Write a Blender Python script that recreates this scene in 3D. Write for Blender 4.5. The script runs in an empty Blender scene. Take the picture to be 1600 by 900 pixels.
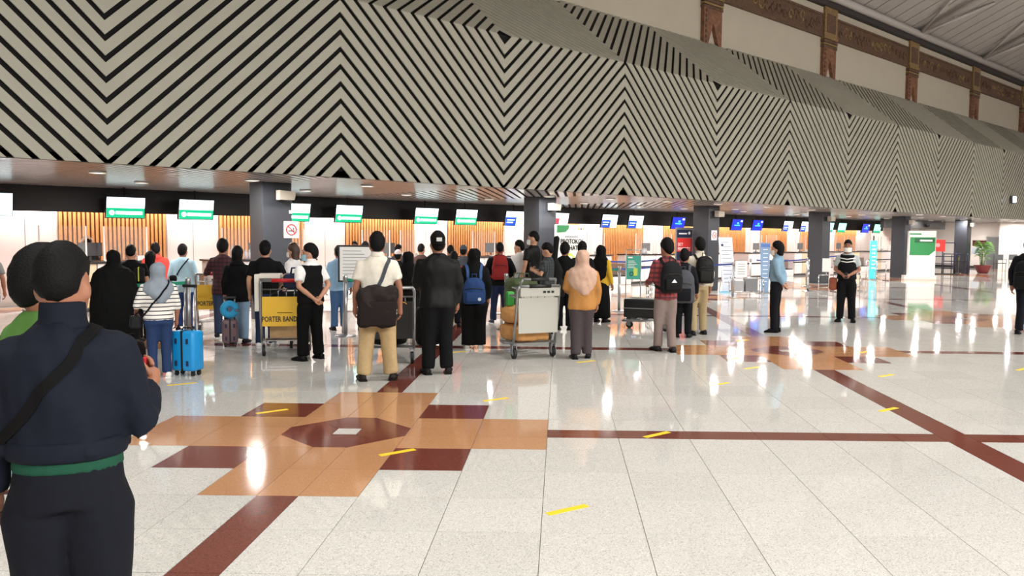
import bpy, bmesh, math, random
import numpy as np
from mathutils import Matrix, Vector, noise

random.seed(7)
sc = bpy.context.scene
col = sc.collection
PI = math.pi

# ------------------------------------------------------------------ camera
F_PX, PX, PY, CAM_H = 1267.0, 875.0, 450.0, 1.7
VIEW = math.radians(46.3)                      # heading of the optical axis, from the facade direction (+x)
ROLL = math.atan(.011)
PITCH = math.atan((PY - 366) * math.cos(ROLL) / F_PX)
fw0 = Vector((math.cos(VIEW), math.sin(VIEW), 0)); rt0 = Vector((math.sin(VIEW), -math.cos(VIEW), 0)); Z = Vector((0, 0, 1))
fwd = fw0 * math.cos(PITCH) - Z * math.sin(PITCH)
upv = Z * math.cos(PITCH) + fw0 * math.sin(PITCH)
cR = rt0 * math.cos(ROLL) + upv * math.sin(ROLL)
cU = upv * math.cos(ROLL) - rt0 * math.sin(ROLL)
cd = bpy.data.cameras.new('camera'); cam = bpy.data.objects.new('camera', cd); col.objects.link(cam)
cd.sensor_width = 36; cd.lens = F_PX / 1600 * 36; cd.shift_x = (800 - PX) / 1600; cd.shift_y = (PY - 450) / 1600
cd.clip_end = 300
m = Matrix((cR, cU, -fwd)).transposed().to_4x4(); m.translation = (0, 0, CAM_H); cam.matrix_world = m
sc.camera = cam

# ------------------------------------------------------------------ world, lights, exposure
w = bpy.data.worlds.new('hall_air'); sc.world = w; w.use_nodes = True
w.node_tree.nodes['Background'].inputs[0].default_value = (.95, .94, .91, 1)
w.node_tree.nodes['Background'].inputs[1].default_value = .22
sc.view_settings.view_transform = 'Standard'; sc.view_settings.look = 'None'
sc.view_settings.gamma = 1; sc.view_settings.use_curve_mapping = False
sc.view_settings.exposure = 0.45

def area(name, loc, sx, sy, power, color, rot=(0, 0, 0), spread=None):
    l = bpy.data.lights.new(name, 'AREA'); l.shape = 'RECTANGLE'; l.size = sx; l.size_y = sy; l.energy = power; l.color = color
    if spread: l.spread = spread
    o = bpy.data.objects.new(name, l); col.objects.link(o); o.location = loc; o.rotation_euler = rot
    return o
# unseen lights added across the hall, tilted towards the floor and the chevron wall
for lx in (-8, 3, 14, 25, 36):
    area('hall_fill_light', (lx, -7.5, 6.4), 8, 1.6, 1350, (1, .97, .93), (math.radians(20), 0, 0))
# unseen lights added high over the hall to brighten the floor, shining straight down
for lx in (0, 9, 18, 27, 36):
    area('floor_fill_light', (lx, 5.5, 10.2), 2.4, 2.4, 165, (1, .97, .93), (0, 0, 0), math.radians(110))
# wall-washing strip hidden behind the black fascia of the counters
for k in range(8):
    area('wall_wash_light', (2.2 + 5.5 * k, 20.72, 2.5), 5.4, .16, 135, (1, .92, .87), (0, 0, 0))
# ------------------------------------------------------------------ materials
MATS = {}
def nodes_of(mt):
    mt.use_nodes = True; return mt.node_tree.nodes, mt.node_tree.links, mt.node_tree.nodes['Principled BSDF']
def srgb(c):
    return tuple((x / 255 / 12.92) if x / 255 <= .04045 else ((x / 255 + .055) / 1.055) ** 2.4 for x in c) + (1,)
def mat(name, rgb, rough=.6, metal=0, var=.0, scale=20, bump=0, emit=0, spec=None, alpha=None, detail=3):
    if name in MATS: return MATS[name]
    mt = bpy.data.materials.new(name); N, L, B = nodes_of(mt)
    c = srgb(rgb); B.inputs['Base Color'].default_value = c; B.inputs['Roughness'].default_value = rough; B.inputs['Metallic'].default_value = metal
    if spec is not None: B.inputs['Specular IOR Level'].default_value = spec
    if emit: B.inputs['Emission Color'].default_value = c; B.inputs['Emission Strength'].default_value = emit
    if alpha is not None: B.inputs['Alpha'].default_value = alpha
    if var or bump:
        tc = N.new('ShaderNodeTexCoord'); nz = N.new('ShaderNodeTexNoise'); nz.inputs['Scale'].default_value = scale; nz.inputs['Detail'].default_value = detail
        L.new(tc.outputs['Object'], nz.inputs['Vector'])
        if var:
            rp = N.new('ShaderNodeValToRGB'); e = rp.color_ramp.elements
            e[0].position = .3; e[1].position = .7
            e[0].color = tuple(x * (1 - var) for x in c[:3]) + (1,); e[1].color = tuple(min(1, x * (1 + var)) for x in c[:3]) + (1,)
            L.new(nz.outputs['Fac'], rp.inputs['Fac']); L.new(rp.outputs['Color'], B.inputs['Base Color'])
        if bump:
            bp = N.new('ShaderNodeBump'); bp.inputs['Strength'].default_value = bump; bp.inputs['Distance'].default_value = .01
            L.new(nz.outputs['Fac'], bp.inputs['Height']); L.new(bp.outputs['Normal'], B.inputs['Normal'])
    MATS[name] = mt; return mt

def terrazzo(name, rgb, dark, light, rough=.1, sc_=160):
    mt = bpy.data.materials.new(name); N, L, B = nodes_of(mt)
    tc = N.new('ShaderNodeTexCoord'); ge = N.new('ShaderNodeNewGeometry')
    vo = N.new('ShaderNodeTexVoronoi'); vo.inputs['Scale'].default_value = sc_
    L.new(ge.outputs['Position'], vo.inputs['Vector'])
    sep = N.new('ShaderNodeSeparateColor'); L.new(vo.outputs['Color'], sep.inputs[0])
    rp = N.new('ShaderNodeValToRGB'); e = rp.color_ramp.elements
    e[0].position = 0; e[0].color = srgb(dark); e[1].position = .22; e[1].color = srgb(rgb)
    x = e.new(.8); x.color = srgb(rgb); x = e.new(1); x.color = srgb(light)
    L.new(sep.outputs[0], rp.inputs['Fac'])
    oi = N.new('ShaderNodeObjectInfo'); mr = N.new('ShaderNodeMapRange'); mr.inputs['To Min'].default_value = .95; mr.inputs['To Max'].default_value = 1.03
    L.new(oi.outputs['Random'], mr.inputs['Value'])
    mx = N.new('ShaderNodeMix'); mx.data_type = 'RGBA'; mx.blend_type = 'MULTIPLY'; mx.inputs[0].default_value = 1
    L.new(rp.outputs['Color'], mx.inputs[6]); L.new(mr.outputs['Result'], mx.inputs[7]); L.new(mx.outputs[2], B.inputs['Base Color'])
    nz = N.new('ShaderNodeTexNoise'); nz.inputs['Scale'].default_value = 1.3; L.new(ge.outputs['Position'], nz.inputs['Vector'])
    m2 = N.new('ShaderNodeMapRange'); m2.inputs['To Min'].default_value = rough * .7; m2.inputs['To Max'].default_value = rough * 1.5
    L.new(nz.outputs['Fac'], m2.inputs['Value']); L.new(m2.outputs['Result'], B.inputs['Roughness'])
    MATS[name] = mt; return mt
T_WHITE = terrazzo('white_terrazzo', (204, 202, 196), (168, 163, 154), (226, 224, 220), .045)
T_ORANGE = terrazzo('ochre_granite', (186, 136, 96), (164, 116, 78), (202, 154, 112), .08, 220)
T_MAROON = terrazzo('maroon_granite', (112, 58, 48), (92, 44, 38), (128, 72, 60), .09, 220)

def stripes(name, a, b, freq, duty=.25, axis=2, rough=.8, second=None):
    """bands across the object's own axis; `second` = colour of a crossing set of bands (plaid)"""
    mt = bpy.data.materials.new(name); N, L, B = nodes_of(mt); B.inputs['Roughness'].default_value = rough
    tc = N.new('ShaderNodeTexCoord'); sp = N.new('ShaderNodeSeparateXYZ'); L.new(tc.outputs['Object'], sp.inputs[0])
    def band(ax, f, d):
        mu = N.new('ShaderNodeMath'); mu.operation = 'MULTIPLY'; mu.inputs[1].default_value = f; L.new(sp.outputs[ax], mu.inputs[0])
        fr = N.new('ShaderNodeMath'); fr.operation = 'FRACT'; L.new(mu.outputs[0], fr.inputs[0])
        lt = N.new('ShaderNodeMath'); lt.operation = 'LESS_THAN'; lt.inputs[1].default_value = d; L.new(fr.outputs[0], lt.inputs[0]); return lt
    x = N.new('ShaderNodeMix'); x.data_type = 'RGBA'; L.new(band(axis, freq, duty).outputs[0], x.inputs[0])
    x.inputs[6].default_value = srgb(a); x.inputs[7].default_value = srgb(b); out = x
    if second:
        y = N.new('ShaderNodeMix'); y.data_type = 'RGBA'; ad = N.new('ShaderNodeMath'); ad.operation = 'MULTIPLY'; ad.inputs[1].default_value = .6
        L.new(band(0, freq, duty).outputs[0], ad.inputs[0]); L.new(ad.outputs[0], y.inputs[0]); L.new(x.outputs[2], y.inputs[6]); y.inputs[7].default_value = srgb(second); out = y
    L.new(out.outputs[2], B.inputs['Base Color']); MATS[name] = mt; return mt
def cloth(rgb, rough=.85):
    n = 'cloth_%d_%d_%d' % rgb
    k = .52 if max(rgb) < 70 else 1
    return mat(n, tuple(c * k for c in rgb), rough, var=.05, scale=30, bump=.1, spec=.18)

BLACK = mat('black_paint', (14, 14, 15), .45)
GAPB = mat('black_backing', (9, 8, 7), .7, var=.25, scale=6, spec=.2)
GREIGE = mat('greige_metal_strip', (157, 154, 139), .55, var=.04, scale=3)
SOFF = mat('satin_soffit_strip', (158, 154, 152), .22, 0, spec=.3, var=.05, scale=4)
CHROME = mat('chrome', (200, 200, 200), .18, 1)
STEEL = mat('brushed_steel', (170, 170, 170), .35, .9)
ALU = mat('grey_aluminium', (150, 152, 152), .4, .7)
DKGREY = mat('charcoal_column', (50, 53, 60), .4, var=.05, scale=5)
WALLW = mat('white_wall', (226, 218, 212), .7, var=.02, scale=2)
CREAMW = mat('cream_upper_wall', (184, 175, 158), .8, var=.03, scale=1.5)  # base colour darkened in place of dimmer light on the upper wall
PANELW = mat('white_laminate', (228, 216, 212), .35)
WOOD = mat('oak_slat', (205, 140, 82), .5, var=.12, scale=8)
WOODB = mat('wood_backing', (120, 66, 34), .7)
BEIGE = mat('beige_laminate', (214, 190, 158), .4)
CTOP = mat('dark_worktop', (34, 30, 30), .3)
CARVED = mat('carved_brown_wood', (92, 66, 48), .6, var=.35, scale=9, bump=.8, detail=6)
GILT = mat('gilded_carving', (138, 112, 72), .5, .2, var=.3, scale=14, bump=.5)
ROOF = mat('roof_deck', (176, 170, 164), .6, var=.04, scale=2)
ROOFD = mat('roof_rib_dark', (96, 90, 86), .7)
PIPE = mat('white_gutter', (190, 184, 180), .5)
DKBEAM = mat('dark_beam', (52, 46, 46), .6)
RUBBER = mat('black_rubber', (22, 22, 23), .6)
GLASSM = mat('clear_acrylic', (240, 244, 244), .05, alpha=.06)
YELLOW = mat('yellow_tape', (238, 200, 30), .5)
LAMP = mat('lamp_glow', (255, 246, 230), .4, emit=16)
FLOODM = mat('flood_glow', (235, 240, 255), .4, emit=60)
SKIN = mat('skin_tan', (150, 100, 76), .55, var=.05, scale=12)
SKIN2 = mat('skin_light', (186, 136, 108), .55, var=.05, scale=12)
HAIR = mat('black_hair', (11, 10, 10), .65, var=.4, scale=140, bump=.4, spec=.15)
HAIRB = mat('brown_hair', (60, 38, 28), .45, var=.3, scale=90, bump=.4)
WHITEP = mat('white_plastic', (232, 230, 226), .4)
GREYP = mat('grey_plastic', (120, 122, 124), .5)
INK = mat('black_ink', (18, 18, 18), .6)
REDINK = mat('red_ink', (190, 30, 36), .5)
WHITEINK = mat('white_ink', (240, 240, 240), .5)

# ------------------------------------------------------------------ mesh helpers
class MB:
    def __init__(s): s.v = []; s.f = []
    def add(s, vs, fs):
        b = len(s.v); s.v += [tuple(x) for x in vs]; s.f += [tuple(i + b for i in q) for q in fs]; return s
    def box(s, x0, x1, y0, y1, z0, z1):
        return s.add([(x0, y0, z0), (x1, y0, z0), (x1, y1, z0), (x0, y1, z0), (x0, y0, z1), (x1, y0, z1), (x1, y1, z1), (x0, y1, z1)],
                     [(0, 3, 2, 1), (4, 5, 6, 7), (0, 1, 5, 4), (1, 2, 6, 5), (2, 3, 7, 6), (3, 0, 4, 7)])
    def bbox(s, x0, x1, y0, y1, z0, z1, r):
        """box with chamfered edges on every side"""
        bm = bmesh.new(); bmesh.ops.create_cube(bm, size=1)
        for v in bm.verts: v.co = ((x0 + x1) / 2 + v.co.x * (x1 - x0), (y0 + y1) / 2 + v.co.y * (y1 - y0), (z0 + z1) / 2 + v.co.z * (z1 - z0))
        bmesh.ops.bevel(bm, geom=bm.edges[:], offset=r, segments=2, affect='EDGES', profile=.6)
        bm.verts.index_update(); s.add([v.co[:] for v in bm.verts], [[v.index for v in f.verts] for f in bm.faces]); bm.free(); return s
    def prism(s, poly, fn, t):
        """2-D polygon placed by fn(u, v, depth), extruded to depth t"""
        n = len(poly); vs = [fn(u, v, 0) for u, v in poly] + [fn(u, v, t) for u, v in poly]
        return s.add(vs, [tuple(range(n)), tuple(range(2 * n - 1, n - 1, -1))] + [(i, i + n, (i + 1) % n + n, (i + 1) % n) for i in range(n)])
    def rings(s, rings, cap=True):
        n = len(rings[0]); vs = [p for r in rings for p in r]; fs = []
        for k in range(len(rings) - 1):
            for i in range(n):
                j = (i + 1) % n; fs.append((k * n + i, k * n + j, (k + 1) * n + j, (k + 1) * n + i))
        if cap: fs.append(tuple(range(n - 1, -1, -1))); fs.append(tuple(range((len(rings) - 1) * n, len(rings) * n)))
        return s.add(vs, fs)
    def ell(s, prof, n=16):
        """stack of horizontal ellipses: (z, rx, ry, x0, y0)"""
        return s.rings([[(p[3] + p[1] * math.cos(2 * PI * i / n), p[4] + p[2] * math.sin(2 * PI * i / n), p[0]) for i in range(n)] for p in prof])
    def tube(s, pts, rad, n=8, caps=True):
        pts = [Vector(p) for p in pts]
        if not hasattr(rad, '__len__'): rad = [rad] * len(pts)
        rs = []; ref = None
        for i, p in enumerate(pts):
            t = (pts[min(i + 1, len(pts) - 1)] - pts[max(i - 1, 0)]).normalized()
            if ref is None: ref = Vector((0, 0, 1)) if abs(t.z) < .9 else Vector((1, 0, 0))
            a = (ref - t * ref.dot(t)).normalized(); b = t.cross(a); ref = a
            rs.append([tuple(p + (a * math.cos(2 * PI * k / n) + b * math.sin(2 * PI * k / n)) * rad[i]) for k in range(n)])
        return s.rings(rs, caps)
    def sphere(s, c, r, n=10):
        if not hasattr(r, '__len__'): r = (r, r, r)
        rs = []
        for k in range(1, n): 
            a = PI * k / n - PI / 2
            rs.append([(c[0] + r[0] * math.cos(a) * math.cos(2 * PI * i / (2 * n)), c[1] + r[1] * math.cos(a) * math.sin(2 * PI * i / (2 * n)), c[2] + r[2] * math.sin(a)) for i in range(2 * n)])
        return s.rings(rs)
    def disc(s, c, r, t, axis='z', n=20):
        if axis == 'z': f = lambda a, d: (c[0] + r * math.cos(a), c[1] + r * math.sin(a), c[2] + d)
        elif axis == 'y': f = lambda a, d: (c[0] + r * math.cos(a), c[1] + d, c[2] + r * math.sin(a))
        else: f = lambda a, d: (c[0] + d, c[1] + r * math.cos(a), c[2] + r * math.sin(a))
        return s.rings([[f(2 * PI * i / n, d) for i in range(n)] for d in (0, t)])
    def torus(s, c, R, r, axis='y', n=20, k=6, arc=2 * PI, squash=1):
        pts = []
        for i in range(n + 1):
            a = arc * i / n
            if axis == 'y': pts.append((c[0] + R * math.cos(a), c[1], c[2] + R * squash * math.sin(a)))
            elif axis == 'x': pts.append((c[0], c[1] + R * math.cos(a), c[2] + R * squash * math.sin(a)))
            else: pts.append((c[0] + R * math.cos(a), c[1] + R * squash * math.sin(a), c[2]))
        return s.tube(pts, r, k)
    def mesh(s, name, material, smooth=False):
        me = bpy.data.meshes.new(name); me.from_pydata(s.v, [], s.f); me.materials.append(material)
        bm = bmesh.new(); bm.from_mesh(me); bmesh.ops.recalc_face_normals(bm, faces=bm.faces[:]); bm.to_mesh(me); bm.free()
        if smooth: me.polygons.foreach_set('use_smooth', [True] * len(me.polygons))
        return me
    def build(s, name, material, parent=None, smooth=False, **k):
        return link(name, s.mesh(name, material, smooth), parent, **k)
def link(name, data, parent=None, label=None, cat=None, group=None, kind=None, loc=None, rz=None):
    o = bpy.data.objects.new(name, data); col.objects.link(o)
    if parent is not None: o.parent = parent
    if label: o['label'] = label
    if cat: o['category'] = cat
    if group: o['group'] = group
    if kind: o['kind'] = kind
    if loc is not None: o.location = loc
    if rz is not None: o.rotation_euler = (0, 0, rz)
    return o
def thing(name, label, cat, loc=(0, 0, 0), rz=0, group=None):
    return link(name, None, None, label, cat, group, None, loc, rz)
def copy_tree(o, parent=None, **kw):
    c = o.copy(); col.objects.link(c); c.parent = parent
    for k, v in kw.items():
        if k in ('label', 'group'): c[k] = v
        elif k == 'rz': c.rotation_euler = (0, 0, v)
        else: setattr(c, k, v)
    for ch in o.children: copy_tree(ch, c)
    return c
tmp = bpy.data.scenes.new('workshop')
def evaluated(data, mods=()):
    o = bpy.data.objects.new('t', data); tmp.collection.objects.link(o)
    for t, kw in mods:
        md = o.modifiers.new(t, t)
        for k, v in kw.items(): setattr(md, k, v)
    vl = tmp.view_layers[0]; vl.update(); dg = vl.depsgraph
    me = bpy.data.meshes.new_from_object(o.evaluated_get(dg), depsgraph=dg)
    bpy.data.objects.remove(o); return me
TXT = {}
def text(string, size, material, parent, loc, rot=(PI / 2, 0, 0), name='lettering', align='CENTER', sx=1, bold=0):
    key = (string, size, align, material.name, bold)
    if key not in TXT:
        c = bpy.data.curves.new('t', 'FONT'); c.body = string; c.size = size; c.align_x = align; c.align_y = 'CENTER'; c.extrude = .0015; c.resolution_u = 2; c.offset = bold
        me = evaluated(c); me.materials.clear(); me.materials.append(material); TXT[key] = me
    o = link(name, TXT[key], parent, loc=loc); o.rotation_euler = rot; o.scale = (sx, 1, 1); return o

def clip(poly, a, b, c):
    """keep a*u + b*v >= c"""
    out = []
    for i in range(len(poly)):
        p, q = poly[i], poly[(i + 1) % len(poly)]; dp = a * p[0] + b * p[1] - c; dq = a * q[0] + b * q[1] - c
        if dp >= 0: out.append(p)
        if dp * dq < 0: t = dp / (dp - dq); out.append((p[0] + t * (q[0] - p[0]), p[1] + t * (q[1] - p[1])))
    return out
def parea(p): return abs(sum(p[i][0] * p[(i + 1) % len(p)][1] - p[(i + 1) % len(p)][0] * p[i][1] for i in range(len(p)))) / 2 if len(p) > 2 else 0
def shows(pts):
    """how large a piece looks from the camera: area of its picture box; 0 when out of frame"""
    xs = []; ys = []
    for p in pts:
        d = Vector(p) - cam.location if False else Vector(p) - Vector((0, 0, CAM_H)); z = d.dot(fwd)
        if z < .3: return 0
        xs.append(PX + F_PX * d.dot(cR) / z); ys.append(PY - F_PX * d.dot(cU) / z)
    x0, x1, y0, y1 = max(min(xs), 0), min(max(xs), 1600), max(min(ys), 0), min(max(ys), 900)
    return max(x1 - x0, 0) * max(y1 - y0, 0)
def pieces(cands, name, parent, material, limit=300):
    """cands: (score, MB). The largest become parts of their own, the others one joined part."""
    cands.sort(key=lambda c: -c[0])
    for s_, mb in cands[:limit]: mb.build(name, mb.mat if hasattr(mb, 'mat') else material, parent)
    rest = cands[limit:]
    byk = {}
    for s_, mb in rest:
        mt = mb.mat if hasattr(mb, 'mat') else material
        byk.setdefault(mt.name, (MB(), mt))[0].add(mb.v, mb.f)
    for k, (mb, mt) in byk.items(): mb.build('distant_' + name, mt, parent, kind='stuff')

# ------------------------------------------------------------------ floor: 0.6 m terrazzo tiles laid at an angle to the counters
floor = MB().box(-14, 52, -14, 21.3, -.12, -.004).build('floor', mat('floor_joint', (120, 116, 108), .6), kind='structure',
        label='polished terrazzo hall floor with ochre and maroon cross motifs')
A0, B0, PER, HB, CUT = 6.83, -1.805, 5.21, .135, .52
TS = (PER - 2 * CUT) / 7
def lines(c0, k0, k1):
    out = []
    for k in range(k0, k1):
        c = c0 + PER * k
        out.append((c - CUT, c - HB, k)); out.append((c - HB, c + HB, k)); out.append((c + HB, c + CUT, k))
        for t in range(7): out.append((c + CUT + TS * t, c + CUT + TS * (t + 1), k + (t >= 4)))
    return out
def fl(a, b, d=0): p = fw0 * a + rt0 * b; return (p.x, p.y, d)
JO = .0022
tiles = []
def tile(poly, mt):
    cx = sum(p[0] for p in poly) / len(poly); cy = sum(p[1] for p in poly) / len(poly)
    q = []
    for u, v in poly:
        du, dv = u - cx, v - cy; q.append((u - math.copysign(JO, du) if abs(du) > JO else u, v - math.copysign(JO, dv) if abs(dv) > JO else v))
    P = [fl(u, v) for u, v in q]
    if any(p[0] > 50.1 or p[1] > 20.9 or p[0] < -13 or p[1] < -13 for p in P): return
    mb = MB(); mb.prism(q, lambda u, v, d: fl(u, v, d), -.012); mb.mat = mt
    tiles.append((shows(P), mb))
OCT = [(HB, CUT), (CUT, HB), (CUT, -HB), (HB, -CUT), (-HB, -CUT), (-CUT, -HB), (-CUT, HB), (-HB, CUT)]
for a0, a1, ka in lines(A0, -3, 11):
    for b0, b1, kb in lines(B0, -6, 7):
        ca, cb = A0 + PER * ka, B0 + PER * kb; u, v = abs((a0 + a1) / 2 - ca), abs((b0 + b1) / 2 - cb)
        motif = (ka + kb) % 2 == 0
        R1, R2, R3 = CUT, CUT + TS, CUT + 2 * TS
        if motif and u < R1 and v < R1: continue
        if motif and ((u < R1 and v < R3) or (v < R1 and u < R3)): mt = T_ORANGE
        elif motif and R1 < u < R2 and R1 < v < R2: mt = T_MAROON
        elif u < HB or v < HB: mt = T_MAROON
        else: mt = T_WHITE
        tile([(a0, b0), (a1, b0), (a1, b1), (a0, b1)], mt)
for ka in range(-2, 11):
    for kb in range(-5, 7):
        if (ka + kb) % 2: continue
        ca, cb = A0 + PER * ka, B0 + PER * kb; W = .1
        tile([(ca - W, cb - W), (ca + W, cb - W), (ca + W, cb + W), (ca - W, cb + W)], T_WHITE)
        for sa, sb in ((1, 0), (0, 1), (-1, 0), (0, -1)):
            g = lambda p, q: (ca + sa * p - sb * q, cb + sb * p + sa * q)
            mid = (CUT + HB) / 2
            tile([g(W, -W), g(mid, -mid), g(CUT, -HB), g(CUT, HB), g(mid, mid), g(W, W)], T_MAROON)
            tile([g(CUT, HB), g(CUT, CUT), g(HB, CUT)], T_ORANGE)
pieces(tiles, 'floor_tile', floor, T_WHITE)

# ------------------------------------------------------------------ chevron facade, its sloped top and the soffit under it
FX0, HW, FY, ZB = 3.27, 3.54, 12.5, 2.61
PP = HW / 12.5; FH = 10.5 * PP; GAP = .335 * PP; ZT = ZB + FH
SY, SZ = 14.85, 7.45; SL = math.hypot(SY - FY, SZ - ZT); sy, sz = (SY - FY) / SL, (SZ - ZT) / SL
XA, XB = FX0 - 2 * HW, 50.2
SOFZ, SOFY = 2.62, 20.4
facade = MB()
facade.box(XA, XB, FY + .02, FY + .10, ZB, ZT)
facade.add([(XA, FY + .03, ZT - .01), (XB, FY + .03, ZT - .01), (XB, SY, SZ - .02), (XA, SY, SZ - .02), (XA, FY + .1, ZT - .1), (XB, FY + .1, ZT - .1), (XB, SY, SZ - .12), (XA, SY, SZ - .12)],
           [(0, 1, 2, 3), (7, 6, 5, 4), (0, 4, 5, 1), (1, 5, 6, 2), (2, 6, 7, 3), (3, 7, 4, 0)])
facade = facade.build('wall_facade', GAPB, kind='structure', label='big canopy wall clad in greige chevron strips over black')
soffit = MB().box(XA, XB, FY + .02, SOFY + .6, SOFZ + .003, SOFZ + .1).build('ceiling_soffit', mat('soffit_gap', (14, 13, 12), .9, spec=.1), kind='structure',
         label='low soffit of satin metal strips over the check-in aisle')
fac_c, sof_c = [], []
def strips(u0, up, s, vmax, cs, fn, out, t, gap):
    ks = sorted(cs)
    for k in range(len(ks) - 1):
        lo, hi = ks[k] + gap / 2, ks[k + 1] - gap / 2
        poly = [(0, 0), (up, 0), (up, vmax), (0, vmax)]
        poly = clip(poly, -s, 1, lo); poly = clip(poly, s, -1, -hi) if poly else poly
        if parea(poly) < .012: continue
        mb = MB(); mb.prism([(u0 + p[0], p[1]) for p in poly], fn, t)
        out.append((shows([fn(u0 + p[0], p[1], 0) for p in poly]), mb))
j = -2
while FX0 + j * HW < XB - .1:
    u0 = FX0 + j * HW; up = min(HW, XB - u0); s = 1 if j % 2 == 0 else -1
    ph = 0 if s == 1 else .5 * PP
    cs = [ph + k * PP for k in range(-16, 30)]
    strips(u0, up, s, FH, cs, lambda u, v, d: (u, FY - d, ZB + v), fac_c, .025, GAP)
    strips(u0, up, -s, SL, [FH - c for c in cs], lambda u, v, d: (u, FY + v * sy - d * sz, ZT + v * sz + d * sy), fac_c, .025, GAP)
    cs2 = [ph + k * PP for k in range(-30, 50)]
    strips(u0, up, s, SOFY - FY, cs2, lambda u, v, d: (u, FY + v, SOFZ + .003 - d), sof_c, .003, GAP)
    j += 1
pieces(fac_c, 'cladding_strip', facade, GREIGE)
pieces(sof_c, 'soffit_strip', soffit, SOFF)

# ------------------------------------------------------------------ upper wall with carved frieze, pilasters, eaves
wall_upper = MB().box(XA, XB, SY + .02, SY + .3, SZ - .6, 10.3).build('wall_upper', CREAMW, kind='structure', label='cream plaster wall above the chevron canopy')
PXS = [20.3 + 7.05 * k for k in range(-3, 5)]
for k, x in enumerate(PXS):
    mb = MB().box(x + .48, min(x + 7.05 - .48, XB), SY - .06, SY + .02, 8.82, 9.55)
    mb.box(x + .48, min(x + 7.05 - .48, XB), SY - .09, SY + .02, 8.78, 8.84).box(x + .48, min(x + 7.05 - .48, XB), SY - .09, SY + .02, 9.5, 9.58)
    fr = mb.build('trim_%d' % (k + 1), CARVED, kind='structure', label='carved brown frieze panel between two pilasters')
    rnd = random.Random(k)
    for q in range(16):
        cx = x + .8 + q * .36
        if cx > XB - .3: break
        r = rnd.uniform(.09, .16); c = MB().torus((cx, SY - .07, 9.17 + rnd.uniform(-.12, .12)), r, .028, 'y', 14, 5, rnd.uniform(3.6, 5.8), rnd.choice((1, -1, .8)))
        c.sphere((cx + rnd.uniform(-.05, .05), SY - .07, 9.17 + rnd.uniform(-.15, .15)), (.05, .03, .07), 5)
        c.build('carving_scroll', GILT if rnd.random() < .45 else CARVED, fr, True)
    # pilaster: framed head, banded neck, forked carved tail
    if x + .48 > XB: continue
    pil = MB().box(x - .45, x + .45, SY - .12, SY + .02, 8.85, 9.85).build('pilaster', GILT, kind='structure', label='carved pilaster with gilded head and forked tail')
    MB().box(x - .3, x + .3, SY - .135, SY - .1, 8.98, 9.62).build('framed_panel', CARVED, pil)
    for zz, hh, mt in ((8.74, .11, GILT), (8.62, .1, CARVED), (8.54, .06, GILT), (8.44, .08, CARVED)):
        MB().box(x - .48, x + .48, SY - .15 + (8.74 - zz) * .1, SY + .02, zz, zz + hh).build('neck_band', mt, pil)
    MB().prism([(-.45, 8.46), (.45, 8.46), (.45, 7.3), (.34, 7.3), (.02, 8.05), (-.26, 7.3), (-.45, 7.3)], lambda u, v, d: (x + u, SY - .1 + d, v), .12).build('forked_tail', mat('red_brown_carving', (120, 80, 56), .6, var=.4, scale=10, bump=.8, detail=6), pil)
    for q in range(7):
        MB().sphere((x - .33, SY - .1, 8.36 - q * .15), (.05, .03, .06), 5).build('carved_boss', CARVED, pil, True)
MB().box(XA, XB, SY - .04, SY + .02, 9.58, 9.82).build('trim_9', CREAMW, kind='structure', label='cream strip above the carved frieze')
MB().box(XA, XB, SY - .2, SY + .1, 9.85, 10.05).build('trim_10', DKBEAM, kind='structure', label='dark beam under the gutter')
gut = MB()
gut.tube([(XA, SY - .28, 10.16), (XB, SY - .28, 10.16)], .14, 12)
gut.build('trim_11', PIPE, None, True, kind='structure', label='white gutter pipe along the eaves')
RS = .42
def roofz(y): return 10.35 + (SY - y) * RS
ceil = MB().add([(XA, SY + .3, roofz(SY + .3)), (XB, SY + .3, roofz(SY + .3)), (XB, -2, roofz(-2)), (XA, -2, roofz(-2)),
                 (XA, -16, roofz(-2)), (XB, -16, roofz(-2)),
                 (XA, SY + .3, roofz(SY + .3) + .3), (XB, SY + .3, roofz(SY + .3) + .3), (XB, -2, roofz(-2) + .3), (XA, -2, roofz(-2) + .3), (XA, -16, roofz(-2) + .3), (XB, -16, roofz(-2) + .3)],
                [(0, 1, 2, 3), (3, 2, 5, 4), (6, 9, 8, 7), (9, 10, 11, 8)]).build('ceiling', ROOFD, kind='structure', label='sloping roof deck of pale metal panels')
dk = []
for q in range(70):
    x0 = XB - .86 * (q + 1); x1 = x0 + .79
    mb = MB().add([(x0, SY + .1, roofz(SY + .1) - .005), (x1, SY + .1, roofz(SY + .1) - .005), (x1, -2, roofz(-2) - .005), (x0, -2, roofz(-2) - .005),
                   (x0, SY + .1, roofz(SY + .1) - .08), (x1, SY + .1, roofz(SY + .1) - .08), (x1, -2, roofz(-2) - .08), (x0, -2, roofz(-2) - .08)],
                  [(0, 3, 2, 1), (4, 5, 6, 7), (0, 1, 5, 4), (1, 2, 6, 5), (2, 3, 7, 6), (3, 0, 4, 7)])
    mb.build('roof_panel', ROOF, ceil)
for k, x in enumerate(PXS[3:]):
    if x > XB: break
    t = MB(); z0 = lambda y: roofz(y) - .32
    t.tube([(x, SY - .25, 10.2), (x, 8, z0(8)), (x, -2, z0(-2))], .1, 8)
    t.build('roof_truss', PIPE, None, True, kind='structure', label='white tubular roof truss rising from a pilaster')
for k, x in enumerate(PXS[3:]):
    if x > XB: break
    for s in (-1, 1):
        t = MB()
        t.tube([(x + s * .05, SY - .3, 10.15), (x + s * 1.6, SY - 2.6, roofz(SY - 2.6) - .15)], .06, 6)
        t.tube([(x + s * .8, SY - 1.4, 10.62), (x + s * .8, SY - 1.4, roofz(SY - 1.4) - .06)], .035, 6)
        t.build('roof_brace', PIPE, None, True, kind='structure', label='slim tubular brace under the roof deck')

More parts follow.
